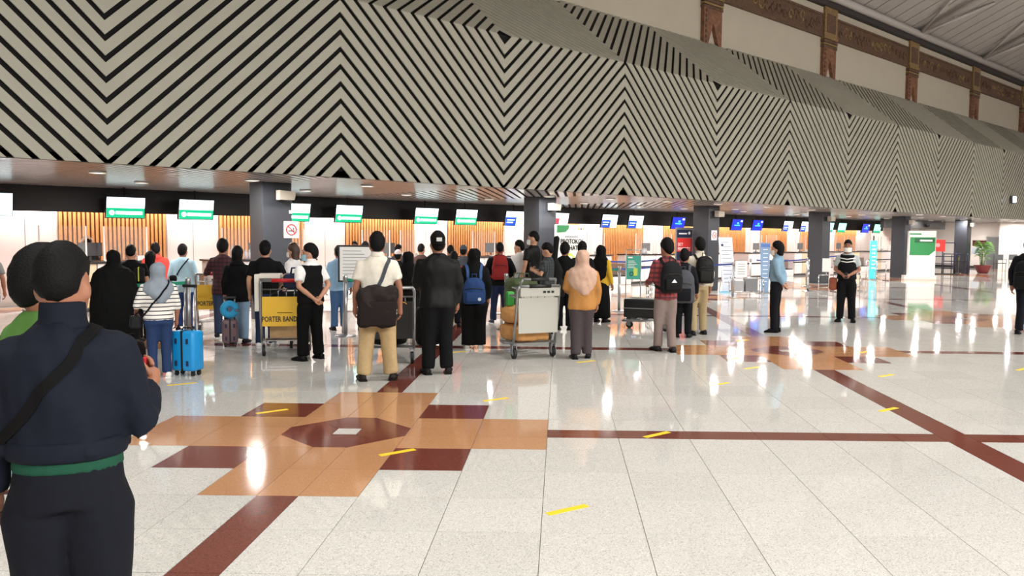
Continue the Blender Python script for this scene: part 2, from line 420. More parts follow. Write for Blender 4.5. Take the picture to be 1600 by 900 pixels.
# ------------------------------------------------------------------ columns
CS, CY0, CX0, CP = .58, 14.9, 6.5, 7.0
SIGNW = mat('sign_white', (232, 216, 216), .5)
def nosmoke(x, y, z, s, label):
    t = thing('no_smoking_sign', label, 'sign', (x, y, z), 0)
    MB().bbox(-s / 2, s / 2, -.012, 0, -s / 2 * 1.08, s / 2 * 1.08, .003).build('plate', SIGNW, t)
    MB().torus((0, -.016, 0), s * .33, s * .035, 'y', 28, 6).build('red_ring', REDINK, t, True)
    MB().add([(-s * .25, -.017, s * .21), (-s * .21, -.017, s * .25), (s * .25, -.017, -s * .21), (s * .21, -.017, -s * .25), (-s * .25, -.013, s * .21), (-s * .21, -.013, s * .25), (s * .25, -.013, -s * .21), (s * .21, -.013, -s * .25)],
             [(0, 1, 2, 3), (0, 4, 5, 1), (2, 6, 7, 3), (1, 5, 6, 2), (3, 7, 4, 0)]).build('red_slash', REDINK, t)
    MB().box(-s * .2, s * .2, -.0155, -.012, -s * .11, -s * .05).tube([(s * .12, -.014, -.02 * s), (s * .16, -.014, s * .06), (s * .1, -.014, s * .12)], .008 * s * 3, 6).build('cigarette', INK, t)
    return t
names = ['beside the black polo man', 'behind the health protocol panel', 'beside the white leaning price board', 'behind the vested officer', 'beside the green and white totem', 'beside the potted palm']
for k in range(6):
    x = CX0 + CP * k
    c = MB().bbox(x, x + CS, CY0, CY0 + CS, 0, SOFZ, .012).build('column', DKGREY, kind='structure', label='square charcoal column ' + names[k])
    # loudspeaker box high on the column
    sp = thing('wall_speaker', 'small beige loudspeaker high on the column ' + names[k], 'speaker', (x + .38, CY0, 2.38))
    MB().prism([(-.13, -.09), (.16, -.09), (.18, -.02), (.18, .07), (-.13, .09)], lambda u, v, d: (u, -.2 + d, v), .16).build('housing', mat('beige_plastic', (190, 182, 168), .5), sp)
    MB().box(-.03, .03, -.05, .0, -.03, .03).build('bracket', STEEL, sp)
nosmoke(7.06 + .0, CY0 - .001, 1.73, .3, 'white no-smoking plate on the charcoal column above the black polo man')
nosmoke(CX0 + 2 * CP + .3, CY0 - .001, 1.72, .28, 'white no-smoking plate on the column above the leaning price board')
MB().box(7.02, 7.08, CY0 - .012, CY0 - .001, 2.04, 2.10).build('column_marker', WHITEINK, label='small white square marker on the column above the no-smoking plate', cat='marker')

# ------------------------------------------------------------------ back wall of the counters: white panels and oak slats, black fascia
WY = 21.0
wall_back = MB().box(XA, 44.2, WY, WY + .3, 0, 2.9).build('wall_back', WALLW, kind='structure', label='pale wall behind the check-in counters')
for k in range(-1, 11):
    x0 = 4.45 + 3.56 * k
    MB().box(x0, x0 + 2.28, WY - .03, WY, .1, 2.55).build('slat_backing', WOODB, wall_back)
    mb = MB(); n = 25
    for q in range(n): mb.box(x0 + q * 2.28 / n + .012, x0 + q * 2.28 / n + .066, WY - .085, WY - .03, .1, 2.55)
    mb.build('wood_slats', WOOD, wall_back, kind='stuff')
    xw = x0 + 2.28
    for q in range(2): MB().box(xw + .03 + q * .62, xw + .63 + q * .62, WY - .03, WY, .1, 2.56).build('wall_panel', PANELW, wall_back)
MB().box(XA, 44.0, 20.22, 20.38, 2.07, SOFZ + .02).build('wall_fascia', BLACK, kind='structure', label='long black fascia above the counters')
# black bulkhead between the last two columns with a dome camera
MB().box(38.2, 45.6, 17.5, 17.7, 2.19, SOFZ + .01).build('wall_bulkhead', BLACK, kind='structure', label='black bulkhead hanging between the last two columns')
# far end of the hall
MB().box(XB, XB + .3, -14, 21.3, 0, 20).build('wall_end', WALLW, kind='structure', label='white end wall beyond the potted palm')
MB().box(XB - .02, XB, -14, 21.3, 0, .12).build('baseboard_end', mat('dark_base', (50, 46, 46), .5), kind='structure', label='dark baseboard of the end wall')
MB().box(44.2, 44.5, 18.8, 21.3, 0, SOFZ).build('wall_return', WALLW, kind='structure', label='short white wall closing the counter row')
MB().box(44.5, XB, 20.7, 21, 0, SOFZ).build('wall_rear', WALLW, kind='structure', label='white wall beyond the last counter')
MB().box(44.5, XB, 20.68, 20.7, 0, .12).build('baseboard_rear', MATS['dark_base'], kind='structure', label='dark baseboard beyond the last counter')
MB().box(XB - .8, XB, 12.9, 16.0, 0, SOFZ).build('wall_pier', WALLW, kind='structure', label='white pier on the end wall')

# ------------------------------------------------------------------ recessed downlights in the soffit
DL = [(3.66, 14.57), (5.01, 16.94), (6.1, 14.4), (8.31, 14.2), (10.9, 16.8), (13.36, 14.39), (16.9, 16.7), (15.17, 14.06), (17.13, 13.79), (19.22, 13.65), (23.07, 15.69), (21.7, 13.62), (24.9, 13.9), (27.85, 15.88),
      (31.06, 15.15), (28.3, 13.3), (31.85, 13.2), (34.3, 13.3), (36.8, 15.2), (38.5, 13.4), (41.2, 15.0), (43.2, 13.4), (46.3, 15.0), (47.5, 13.6), (45.2, 17.6), (48.2, 17.4), (48.6, 15.2), (42.4, 17.0), (19.6, 16.9), (22.0, 17.0), (25.4, 16.9), (29.6, 17.2), (33.6, 17.0), (37.8, 17.2), (8.4, 17.0), (13.6, 17.0)]
def downlight_proto():
    t = thing('downlight', 'round recessed downlight glowing in the strip soffit', 'downlight', (0, 0, SOFZ), 0, 'downlights in the soffit')
    MB().torus((0, 0, -.012), .115, .016, 'z', 24, 6).build('trim_ring', WHITEP, t, True)
    MB().disc((0, 0, -.014), .1, .012).build('lens', LAMP, t)
    return t
dl0 = None
for x, y in DL:
    if dl0 is None: dl0 = downlight_proto(); dl0.location = (x, y, SOFZ - .003)
    else: copy_tree(dl0, location=(x, y, SOFZ - .003))
    l = bpy.data.lights.new('downlight_lamp', 'AREA'); l.shape = 'DISK'; l.size = .2; l.energy = 46; l.color = (1, .94, .89)
    o = bpy.data.objects.new('downlight_lamp', l); col.objects.link(o); o.location = (x, y, SOFZ - .04)

# bright flood lamp on a bracket under the far end of the facade
t = thing('flood_lamp', 'dazzling white flood lamp fixed to the far end of the chevron facade', 'lamp', (39.8, FY - .03, 3.47))
MB().prism([(-.2, -.16), (.2, -.16), (.2, .16), (-.2, .16)], lambda u, v, d: (u - d * .3, -.14 + d, v), .1).build('housing', DKGREY, t)
MB().box(-.17, .17, -.155, -.14, -.13, .13).build('lens', FLOODM, t)
MB().box(-.03, .06, -.05, .03, -.04, .04).build('bracket', STEEL, t)
l = bpy.data.lights.new('flood_lamp_light', 'SPOT'); l.energy = 500; l.spot_size = 1.3; l.spot_blend = .6; l.shadow_soft_size = .15; l.color = (.86, .92, 1)
o = bpy.data.objects.new('flood_lamp_light', l); col.objects.link(o); o.location = (39.7, FY - .5, 3.45)
o.rotation_euler = Vector((-.35, -.85, -.45)).to_track_quat('-Z', 'Y').to_euler()

# ------------------------------------------------------------------ flight monitors hanging in front of the fascia
def emis(name, rgb, st): return mat(name, rgb, .3, emit=st)
E_WHITE = emis('screen_white', (225, 245, 250), 1.7); E_GREEN = emis('screen_green', (0, 168, 118), 1.0); E_BLUE = emis('screen_blue', (20, 70, 190), 1.0)
E_CYAN = emis('screen_cyan', (60, 190, 250), 1.5); E_DEEP = emis('screen_deep_blue', (14, 40, 200), 1.0); E_RED = emis('screen_red', (220, 60, 80), 1.1); E_TEAL = emis('screen_teal', (150, 235, 225), 1.5)
MON = [(2.98, 'W'), (5.47, 'A'), (6.98, 'A'), (9.42, 'A'), (10.93, 'A'), (13.4, 'A'), (14.83, 'A'), (16.75, 'B'), (18.7, 'R'), (21.14, 'B'), (22.55, 'B'), (25.05, 'C'), (29.02, 'C'), (30.57, 'C'), (33.07, 'B'), (34.6, 'B'), (36.87, 'D'), (38.15, 'D'), (40.7, 'C'), (42.03, 'D')]
MLAB = {'W': 'hanging flight monitor with an all white screen', 'A': 'hanging flight monitor, white screen over a green band', 'B': 'hanging flight monitor, white screen with a blue block',
        'R': 'hanging flight monitor with a red block', 'C': 'hanging flight monitor with a deep blue screen', 'D': 'hanging flight monitor with a pale teal screen'}
protos = {}; MK = -1
MWHERE = ['above the near end of the counters', 'above the abaya woman', 'above the pale blue shirt man', 'right behind the first column', 'above the tilted notice board', 'above the black cap man', 'above the blue backpack woman',
          'peeking out left of the second column', 'above the guitar case', 'above the yellow blouse woman', 'above the teal sign', 'above the navy and red banner', 'right of the third column', 'left of the pale blue tapered sign', 'right of the uniformed woman',
          'tucked left of the fourth column', 'right behind the fourth column', 'above the vested officer', 'left of the cyan pillar sign', 'at the fifth column']
for x, kd in MON:
    MK += 1; where = ' ' + MWHERE[MK]
    if kd in protos: copy_tree(protos[kd], location=(x, 19.62, 2.18), label=MLAB[kd] + where); continue
    t = thing('flight_monitor', MLAB[kd] + where, 'monitor', (x, 19.62, 2.18), 0, 'flight monitors above the counters' if kd not in 'WR' else None); protos[kd] = t
    W2, H2 = .385, .22; TL = .22                   # leans forward at the top
    P = lambda u, v, d: (u, -v * TL + d, v)
    def plate(nm, u0, u1, v0, v1, d, mt): return MB().prism([(u0, v0), (u1, v0), (u1, v1), (u0, v1)], lambda u, v, q: P(u, v, d + q), -.004).build(nm, mt, t)
    MB().prism([(-W2 - .015, -H2 - .015), (W2 + .015, -H2 - .015), (W2 + .015, H2 + .015), (-W2 - .015, H2 + .015)], P, .06).build('case', BLACK, t)
    MB().tube([(0, .03, .05), (0, .1, .46)], .018, 8).build('hanger', BLACK, t, True)
    base = {'C': E_DEEP, 'D': E_TEAL}.get(kd, E_WHITE)
    plate('display', -W2, W2, -H2, H2, -.002, base)
    if kd == 'A':
        plate('green_band', -W2, W2, -H2, -.01, -.006, E_GREEN)
        plate('lettering', -.2, .34, -.15, -.08, -.01, E_WHITE)
        MB().disc((-.28, .02 + .012 - .03, -.115), .055, .004, 'y', 14).build('round_logo', E_WHITE, t)
    if kd == 'B':
        plate('blue_block', -W2, .05, -H2, .04, -.006, E_BLUE)
        for q in range(2): plate('lettering', -.33, -.02 - q * .05, -.06 - q * .08, -.03 - q * .08, -.01, E_WHITE)
    if kd == 'R':
        plate('red_block', -W2, -.02, -H2, .05, -.006, E_RED); plate('blue_corner', -W2, -.2, -H2, -.1, -.01, E_BLUE)
    if kd == 'C':
        plate('cyan_swoosh', -.2, .2, -.04, .0, -.006, E_CYAN); plate('cyan_mark', -.03, .1, .03, .1, -.006, E_CYAN); plate('corner_logo', .22, .34, .12, .18, -.006, E_WHITE)
    if kd == 'D':
        plate('teal_band', -W2, W2, -H2, -.12, -.006, E_GREEN)

# ------------------------------------------------------------------ check-in counters
CF, CB = 18.5, 19.25
kinds = [(3.0 + 3.56 * k) for k in range(0, 11)]
nb = ['behind the abaya woman', 'behind the light blue shirt man', 'behind the porter', 'behind the cream polo man', 'behind the red backpack man', 'behind the beige headscarf woman', 'behind the red plaid man', 'behind the white leaning price board', 'behind the woman in light blue uniform', 'behind the vested officer', 'next to the cyan pillar sign']
for k, x0 in enumerate(kinds):
    wd = 2.5
    t = thing('check_in_counter', 'white check-in counter with a dark worktop ' + nb[k], 'counter', (x0 + .35, CF, 0), 0, 'check-in counters along the wall')
    MB().box(.04, wd - .04, .08, CB - CF, .08, 1.0).build('body', PANELW, t)
    MB().box(.06, wd - .06, .12, CB - CF, 0, .08).build('plinth', mat('plinth_grey', (86, 84, 84), .5), t)
    MB().bbox(-.02, wd + .02, -.03, CB - CF, 1.0, 1.04, .006).build('worktop', CTOP, t)
    for q in range(4):
        a = q * wd / 4
        mt = BEIGE if q == (k % 2) * 2 + 1 else PANELW
        MB().bbox(a + .012, a + wd / 4 - .012, .02, .08, .62, .99, .006).build('upper_panel', mt, t)
        MB().bbox(a + .012, a + wd / 4 - .012, 0, .08, .1, .56, .006).build('lower_panel', mt, t)
    MB().box(0, wd, .03, .08, .565, .615).build('dark_groove', CTOP, t)
    # low weighing conveyor in the gap beside it
    c = thing('baggage_conveyor', 'low grey weighing conveyor beside the counter ' + nb[k], 'conveyor', (x0 + .35 + wd + .06, CF, 0), 0, 'weighing conveyors between the counters')
    MB().bbox(0, .92, 0, 1.9, 0, .28, .02).build('base', PANELW, c); MB().box(.06, .86, .02, 1.85, .28, .31).build('belt', RUBBER, c)
    MB().box(.92, .95, .3, 1.4, 0, .7).build('side_guard', STEEL, c)
    # acrylic shield, terminal and papers on the worktop
    s = thing('acrylic_shield', 'clear acrylic sneeze shield standing on the counter ' + nb[k], 'shield', (x0 + .6, CF + .12, 1.04), 0, 'acrylic shields on the counters')
    for q in (0, 1.15):
        MB().box(q, q + .85, 0, .006, 0.02, .72).build('pane', GLASSM, s)
        for a in (q, q + .82): MB().box(a, a + .03, -.004, .01, 0, .72).build('edge_strip', PANELW, s)
        for a in (q, q + .73): MB().box(a, a + .12, -.06, .1, 0, .02).build('foot', WHITEP, s)
    tm = thing('terminal', 'dark check-in terminal on the counter ' + nb[k], 'computer', (x0 + 1.6, CF + .5, 1.04), 0, 'terminals on the counters')
    MB().bbox(-.1, .1, -.07, .07, 0, .015, .004).build('stand_base', BLACK, tm); MB().box(-.02, .02, -.01, .01, .015, .16).build('stand_neck', BLACK, tm)
    MB().bbox(-.22, .22, -.025, .0, .1, .38, .008).build('housing', mat('terminal_back', (60, 56, 58), .5), tm)
    if k % 2 == 0:
        for q in range(2):
            MB().bbox(-.08, .08, -.06, .06, 0, .1, .006).build('paper_tray', WHITEP, None, False, label='white paper box on the counter ' + nb[k] + ('', ', near its end')[q], cat='box', group='white boxes on the counters', loc=(x0 + 2.05 + q * .5, CF + .42, 1.04))
# tall transparent goods on one counter
for k, (x, h) in enumerate(((7.5, .32), (7.82, .22), (22.1, .2), (11.0, .2))):
    tb = thing('bottle_rack', 'clear bottles in a small rack on the counter ' + ('right of the pale blue shirt man', 'left of the maroon plaid man', 'behind the red plaid man', 'beside the tilted notice board')[k], 'bottle rack', (x, CF + .38, 1.04), 0, 'bottle racks on the counters')
    for q in range(3):
        MB().ell([(0, .04, .04, q * .09, 0), (h * .7, .04, .04, q * .09, 0), (h * .8, .02, .02, q * .09, 0), (h, .018, .018, q * .09, 0)], 10).build('bottle', mat('clear_plastic', (214, 214, 220), .15, alpha=.6), tb, True)

t = thing('dome_camera', 'black dome camera under the bulkhead above the green totem', 'camera', (43.1, 17.42, 2.3))
MB().disc((0, 0, .08), .12, .06).build('mount', BLACK, t); MB().sphere((0, 0, .06), .1, 8).build('dome', mat('smoked_dome', (20, 20, 24), .1), t, True); MB().box(-.04, .04, 0, .08, .06, .14).build('bracket', BLACK, t)
# ------------------------------------------------------------------ yellow queue tape on the floor
for k, (x, y) in enumerate([(3.27, 7.34), (3.37, 5.33), (5.22, 6.4), (3.44, 3.51), (5.33, 4.36), (7.73, 5.4), (7.86, 3.49), (9.79, 4.39), (9.51, 6.42), (11.26, 7.46), (3.12, 9.3), (7.71, 7.55), (11.56, 5.53), (11.67, 3.43), (9.0, 5.8), (6.9, 9.35)]):
    MB().box(-.15, .15, -.028, .028, .0002, .0016).build('floor_tape', YELLOW, label='short yellow tape strip stuck on the terrazzo floor', cat='tape', group='yellow queue marks on the floor', loc=(x, y, 0), rz=math.radians(-3 - (k % 4) * 2))

# ------------------------------------------------------------------ belt stanchions
def belt(p, q, name='belt', mt=None, z=.93):
    d = Vector(q) - Vector(p); n = Vector((-d.y, d.x, 0)).normalized() * .003; mb = MB(); rs = []
    for i in range(9):
        t = i / 8; c = Vector(p).lerp(Vector(q), t); c.z = z - .04 * math.sin(PI * t)
        rs.append([tuple(c + n + Vector((0, 0, .024))), tuple(c - n + Vector((0, 0, .024))), tuple(c - n - Vector((0, 0, .024))), tuple(c + n - Vector((0, 0, .024)))])
    return mb.rings(rs)
BELTB = mat('blue_belt', (40, 62, 130), .7); BELTG = mat('green_belt', (30, 140, 110), .7); BELTD = mat('dark_belt', (40, 44, 54), .7)
def stanchion(x, y, label, to=None, mt=BELTB, post=STEEL, two=False):
    t = thing('belt_stanchion', label, 'stanchion', (x, y, 0), 0, 'belt stanchions of the queue')
    MB().ell([(0, .17, .17, 0, 0), (.012, .17, .17, 0, 0), (.03, .05, .05, 0, 0)], 20).build('base', post, t, False)
    MB().tube([(0, 0, .03), (0, 0, .93)], .032, 12).build('post', post, t, True)
    MB().ell([(.88, .038, .038, 0, 0), (.985, .038, .038, 0, 0), (1.0, .03, .03, 0, 0)], 12).build('cap', post, t, True)
    if to:
        for z in ((.93, .72) if two else (.93,)): belt((0, 0, 0), (to[0] - x, to[1] - y, 0), z=z).build('belt', mt, t)
    return t
stanchion(4.26, 12.36, 'steel belt stanchion between the blue suitcase and the light blue shirt man', (2.6, 13.3), BELTG)
stanchion(6.58, 11.95, 'steel belt stanchion in front of the tilted notice board', (7.15, 11.3), BELTG)
stanchion(13.44, 12.15, 'steel belt stanchion beside the black and yellow headscarf woman', (11.2, 13.4), BELTG)
stanchion(17.2, 16.2, 'steel belt stanchion behind the teal sign stand', (19.6, 16.2), BELTB, two=True)
stanchion(14.6, 16.2, 'steel belt stanchion at the counters behind the headscarf women', (16.9, 16.2), BELTB, two=True)
stanchion(18.95, 12.9, 'steel belt stanchion next to the baggage sizer', (17.6, 14.1), BELTB)
stanchion(22.4, 14.6, 'steel belt stanchion behind the baggage sizer')
stanchion(25.4, 14.3, 'steel belt stanchion left of the fourth column', (22.75, 14.6), BELTB)
stanchion(23.1, 12.95, 'steel stanchion at the chrome frame cluster', None, post=CHROME)
stanchion(32.3, 16.6, 'slim stanchion at the fifth column', (30.2, 16.9), BELTB)
stanchion(11.0, 13.3, 'steel belt stanchion beside the red backpack man', (9.3, 13.9), BELTD)
stanchion(9.2, 11.0, 'steel stanchion behind the olive duffel trolley', None)

# ------------------------------------------------------------------ chrome tubular frames by the column
def chrome_frame(x, y, rz, wd, hh, label, grp=None, plate=False):
    t = thing('chrome_stand', label, 'stand', (x, y, 0), rz, grp)
    for a in (0, wd):
        MB().tube([(a, -.2, .015), (a, .2, .015)], .014, 8).build('foot', CHROME, t, True); MB().tube([(a, 0, .015), (a, 0, hh)], .016, 8).build('upright', CHROME, t, True)
    MB().tube([(0, 0, hh), (wd, 0, hh)], .016, 8).build('top_rail', CHROME, t, True); MB().tube([(0, 0, hh * .25), (wd, 0, hh * .25)], .012, 8).build('lower_rail', CHROME, t, True)
    if plate:
        MB().tube([(wd * .5, 0, hh), (wd * .5, 0, hh + .12)], .012, 8).build('stem', CHROME, t, True); MB().bbox(wd * .5 - .14, wd * .5 + .14, -.01, .01, hh + .1, hh + .52, .004).build('sign_plate', WHITEP, t)
    return t
chrome_frame(23.3, 12.7, -.6, .5, .52, 'low chrome frame holding a blank white sign plate by the fourth column', 'chrome stands', True)
chrome_frame(23.75, 12.25, -.75, .45, .5, 'low empty chrome frame beside the blank sign plate', 'chrome stands')
chrome_frame(24.4, 12.3, -.75, .4, .55, 'slim empty chrome frame nearest the fourth column', 'chrome stands')
for k in range(4):
    chrome_frame(13.55 + .42 * k, 11.45 + .3 * k, -.6, .42, .62 - .04 * (k % 2), ('low chrome queue frame under the teal sign', 'second low chrome queue frame under the teal sign', 'third low chrome queue frame behind the black suitcase', 'fourth low chrome queue frame beside the red plaid man')[k], 'chrome queue frames')
for k, (x, y) in enumerate(((31.2, 14.6), (31.7, 15.2))):
    chrome_frame(x, y, -.5, .5, .75, ('folded chrome frame left of the cyan pillar sign', 'chrome frame right behind the cyan pillar sign')[k], 'chrome stands')

# ------------------------------------------------------------------ signs
def rect(x0, x1, z0, z1, d0, d1, nm, mt, par): return MB().box(x0, x1, d0, d1, z0, z1).build(nm, mt, par)
TEAL = mat('teal_print', (60, 160, 140), .5); NAVY = mat('navy_print', (26, 34, 66), .5); RED = mat('red_print', (206, 44, 40), .5); GREEN = mat('green_print', (44, 140, 78), .45); LGREEN = mat('lime_print', (196, 214, 84), .5)
t = thing('health_panel', 'white health protocol panel reading PROTOKOL KESEHATAN in front of the second column', 'sign', (14.12, 14.45, 0), 0)
MB().bbox(-.48, .48, -.04, .04, .05, 1.94, .01).build('board', WHITEP, t); rect(-.5, .5, 0, .06, -.15, .15, 'foot', GREYP, t)
MB().prism([(-.48, 1.92), (-.48, 1.74), (-.18, 1.76), (-.08, 1.84), (-.06, 1.92)], lambda u, v, d: (u, -.046 + d, v), .006).build('green_corner', GREEN, t)
text('PROTOKOL', .16, INK, t, (.05, -.045, 1.52), sx=.95, bold=.004); text('KESEHATAN', .16, INK, t, (.05, -.045, 1.36), sx=.95, bold=.004)
rect(-.2, .26, 1.63, 1.65, -.044, -.04, 'small_print', GREYP, t)
MB().disc((-.02, -.047, 1.08), .15, .006, 'y', 24).build('lime_disc', LGREEN, t); MB().disc((-.02, -.05, 1.08), .09, .004, 'y', 20).build('inner_disc', WHITEP, t); rect(-.06, .02, 1.06, 1.1, -.054, -.05, 'pictogram', INK, t)
rect(.02, .2, .86, .89, -.044, -.04, 'caption', INK, t)
for q, mt in enumerate((mat('gold_print', (206, 170, 70), .5), NAVY, mat('gold_print', (206, 170, 70), .5))): MB().disc((.28 + q * .08, -.046, 1.84), .025, .004, 'y', 12).build('crest', mt, t)

t = thing('priority_banner', 'tall navy and red banner left of the third column', 'banner', (20.35, 15.7, 0), 0)
rect(-.42, .42, .12, 1.95, -.02, .02, 'panel', ALU, t); rect(-.38, .38, .15, 1.2, -.026, -.02, 'navy_field', NAVY, t); rect(-.38, .38, 1.2, 1.62, -.026, -.02, 'red_field', RED, t); rect(-.38, .38, 1.64, 1.88, -.026, -.02, 'navy_head', NAVY, t)
text('SKY', .15, WHITEINK, t, (-.35, -.03, 1.42), align='LEFT'); text('PRIORITY', .15, WHITEINK, t, (-.35, -.03, 1.28), align='LEFT'); rect(-.3, .1, 1.74, 1.78, -.03, -.026, 'head_lettering', WHITEINK, t)
MB().disc((.22, -.032, 1.78), .05, .006, 'y', 14).build('head_logo', WHITEINK, t); rect(-.42, .42, 0, .12, -.12, .12, 'foot', GREYP, t)

t = thing('price_board', 'white leaning board of small print against the third column', 'sign', (20.62, 14.25, 0), -.35)
MB().prism([(-.24, .02), (.24, .02), (.24, 1.66), (-.24, 1.66)], lambda u, v, d: (u - (v - .8) * .06, -.1 + v * .1 + d, v), .03).build('board', mat('board_white', (196, 202, 214), .5), t)
for q in range(11): MB().prism([(-.18, 1.5 - q * .12), (.1 + .06 * (q % 3), 1.5 - q * .12), (.1 + .06 * (q % 3), 1.515 - q * .12), (-.18, 1.515 - q * .12)], lambda u, v, d: (u - (v - .8) * .06, -.104 + v * .1 + d, v), .004).build('print_line', GREYP, t)
rect(-.22, -.14, 1.4, 1.46, -.1 + .14 - .004, -.1 + .148, 'print_mark', NAVY, t); MB().tube([(0, .1, 1.2), (0, .4, .0)], .012, 6).build('prop', STEEL, t)
rect(-.3, .1, .0, .05, -.16, -.05, 'blue_foot', mat('light_blue', (130, 190, 220), .5), t)

t = thing('teal_sign_stand', 'teal poster on a slim steel stand among chrome queue frames', 'sign', (13.3, 11.62, 0), -.75)
for a in (-.16, .16): MB().tube([(a, 0, 0), (a, 0, 1.38)], .012, 8).build('upright', STEEL, t, True)
MB().tube([(-.16, 0, 1.38), (.16, 0, 1.38)], .012, 8).build('top_rail', STEEL, t, True); rect(-.2, .2, 0, .015, -.15, .15, 'foot', STEEL, t)
rect(-.15, .15, .74, 1.25, -.01, .01, 'poster', TEAL, t); rect(-.12, -.02, 1.2, 1.23, -.013, -.01, 'corner_logo', WHITEINK, t)
for q in range(5): rect(-.12, .02 + .03 * (q % 3), 1.13 - q * .035, 1.142 - q * .035, -.013, -.01, 'print_line', WHITEINK, t)
rect(.0, .09, .82, .98, -.015, -.01, 'pictured_box', LGREEN, t); MB().torus((-.04, -.014, .86), .04, .008, 'y', 14, 5).build('pictured_ring', INK, t)

t = thing('blue_pylon_sign', 'pale blue tapered sign panel behind the woman in light blue uniform', 'sign', (21.25, 13.35, 0), -.5)
MB().prism([(-.08, .02), (.14, .02), (.16, 1.5), (-.16, 1.52)], lambda u, v, d: (u, d, v), .04).build('panel', mat('pale_blue_print', (128, 156, 190), .4), t)
for q in range(9): rect(-.07, .08 + .02 * (q % 2), 1.3 - q * .12, 1.32 - q * .12, -.006, 0, 'print_line', WHITEINK, t)
rect(-.14, .15, 1.38, 1.48, -.005, 0, 'blue_head', mat('mid_blue_print', (86, 120, 186), .4), t); rect(-.2, .2, 0, .03, -.15, .2, 'foot', STEEL, t)

t = thing('cyan_pillar_sign', 'narrow bright cyan pillar sign between two columns', 'sign', (31.85, 15.0, 0), -.75)
MB().bbox(-.13, .13, -.06, .06, .03, 1.58, .02).build('body', emis('cyan_print', (70, 200, 225), .25), t); rect(-.2, .2, 0, .03, -.15, .15, 'foot', STEEL, t); MB().tube([(0, 0, 1.58), (0, 0, 1.78)], .03, 8).build('pole_end', DKGREY, t)
for q in range(7): rect(-.08, .06 + .02 * (q % 2), .45 + q * .15, .5 + q * .15, -.066, -.06, 'print_block', WHITEINK, t)

t = thing('green_totem', 'tall white totem with a big green field beside the fifth column', 'sign', (33.95, 13.95, 0), math.radians(46.3 - 90 - 12))
MB().bbox(-.52, .52, -.16, .16, .1, 2.0, .015).build('body', WHITEP, t); MB().bbox(-.68, .56, -.28, .28, 0, .16, .01).build('plinth', WHITEP, t)
MB().prism([(-.48, 1.0), (.26, 1.0), (.5, 1.2), (.5, 1.74), (-.48, 1.74)], lambda u, v, d: (u, -.166 + d, v), .006).build('green_field', GREEN, t)
rect(-.3, .46, 1.52, 1.7, -.172, -.166, 'dark_green_bar', mat('dark_green', (22, 92, 54), .5), t); rect(-.1, .38, 1.57, 1.64, -.176, -.172, 'lettering', WHITEINK, t); rect(-.5, -.05, 1.84, 1.9, -.164, -.16, 'head_lettering', GREEN, t)

t = thing('red_sign_frame', 'red poster clipped in a tall dark tubular frame left of the last column', 'sign', (39.8, 15.35, 0), math.radians(-62))
for a in (-.55, .0, .55): MB().tube([(a, 0, 0), (a, 0, 1.62 if a < .3 else 1.5)], .025, 8).build('upright', NAVY, t, True)
for z in (.5, .85, 1.5): MB().tube([(-.55, 0, z), (.55, 0, z)], .02, 8).build('rail', NAVY, t, True)
rect(-.55, .1, 1.08, 1.64, -.04, -.02, 'poster', RED, t); MB().disc((-.22, -.046, 1.38), .1, .006, 'y', 14).build('poster_logo', mat('pink_print', (236, 150, 150), .5), t); rect(-.7, .7, 0, .04, -.25, .25, 'foot', RUBBER, t)
t = thing('luggage_rack', 'low dark blue tubular luggage rack leaning at the last column', 'rack', (40.75, 15.65, 0), math.radians(-62))
for a in (0, .35, .7, 1.05): MB().tube([(a, 0, 0), (a, 0, 1.0 if a in (0, 1.05) else .9)], .022, 8).build('upright', NAVY, t, True)
for z in (.25, .6, .95): MB().tube([(0, 0, z), (1.05, 0, z)], .02, 8).build('rail', NAVY, t, True)
for a in (0, 1.05): MB().tube([(a, -.25, .02), (a, .25, .02)], .022, 8).build('foot', NAVY, t, True)

# baggage sizer with a paper sign
t = thing('baggage_sizer', 'grey metal baggage sizer with a white notice on top', 'baggage sizer', (20.2, 13.3, 0), -.75)
for a in (-.45, .45):
    for b in (-.2, .2): MB().tube([(a, b, .02), (a, b, .5)], .016, 8).build('leg', CHROME, t, True)
for z in (.1, .5):
    MB().tube([(-.45, -.2, z), (.45, -.2, z), (.45, .2, z), (-.45, .2, z), (-.45, -.2, z)], .014, 8).build('frame_rail', CHROME, t, True)
MB().bbox(-.05, .3, -.18, .18, .1, .48, .01).build('grey_bin', GREYP, t); MB().bbox(-.4, -.1, -.18, .18, .1, .42, .01).build('wire_bin', STEEL, t)
rect(-.32, .02, .52, .98, -.01, .01, 'notice', WHITEP, t)
for q in range(5): rect(-.26, -.04, .88 - q * .07, .895 - q * .07, -.014, -.01, 'print_line', GREYP, t)
t = thing('document_kiosk', 'small grey self-service kiosk in front of the counters by the third column', 'kiosk', (22.6, 16.9, 0), -.5)
MB().bbox(-.2, .2, -.15, .15, 0, .95, .02).build('pedestal', PANELW, t); MB().bbox(-.24, .24, -.2, .12, .95, 1.25, .02).build('screen_head', GREYP, t); rect(-.14, .08, 1.0, 1.2, -.206, -.2, 'screen', E_WHITE, t)

# tilted notice board on an easel among the queue
t = thing('notice_board', 'white notice board with a black frame on an easel beside the cream polo man', 'notice board', (6.95, 12.2, 0), -.55)
MB().box(-.32, .32, -.02, .02, .86, 1.48).build('frame', BLACK, t); rect(-.29, .29, .89, 1.45, -.026, -.02, 'paper', WHITEP, t)
for q in range(8): rect(-.24, .06 + .05 * (q % 3), 1.38 - q * .055, 1.388 - q * .055, -.03, -.026, 'print_line', GREYP, t)
for a in (-.12, .14): rect(a, a + .1, 1.05, 1.055, -.031, -.026, 'pen_mark', INK, t)
for a in (-.25, .25): MB().tube([(a, 0, 0), (a * .8, 0, .9)], .018, 8).build('leg', STEEL, t, True)
MB().tube([(0, .4, 0), (0, .03, 1.2)], .018, 8).build('rear_leg', STEEL, t, True)

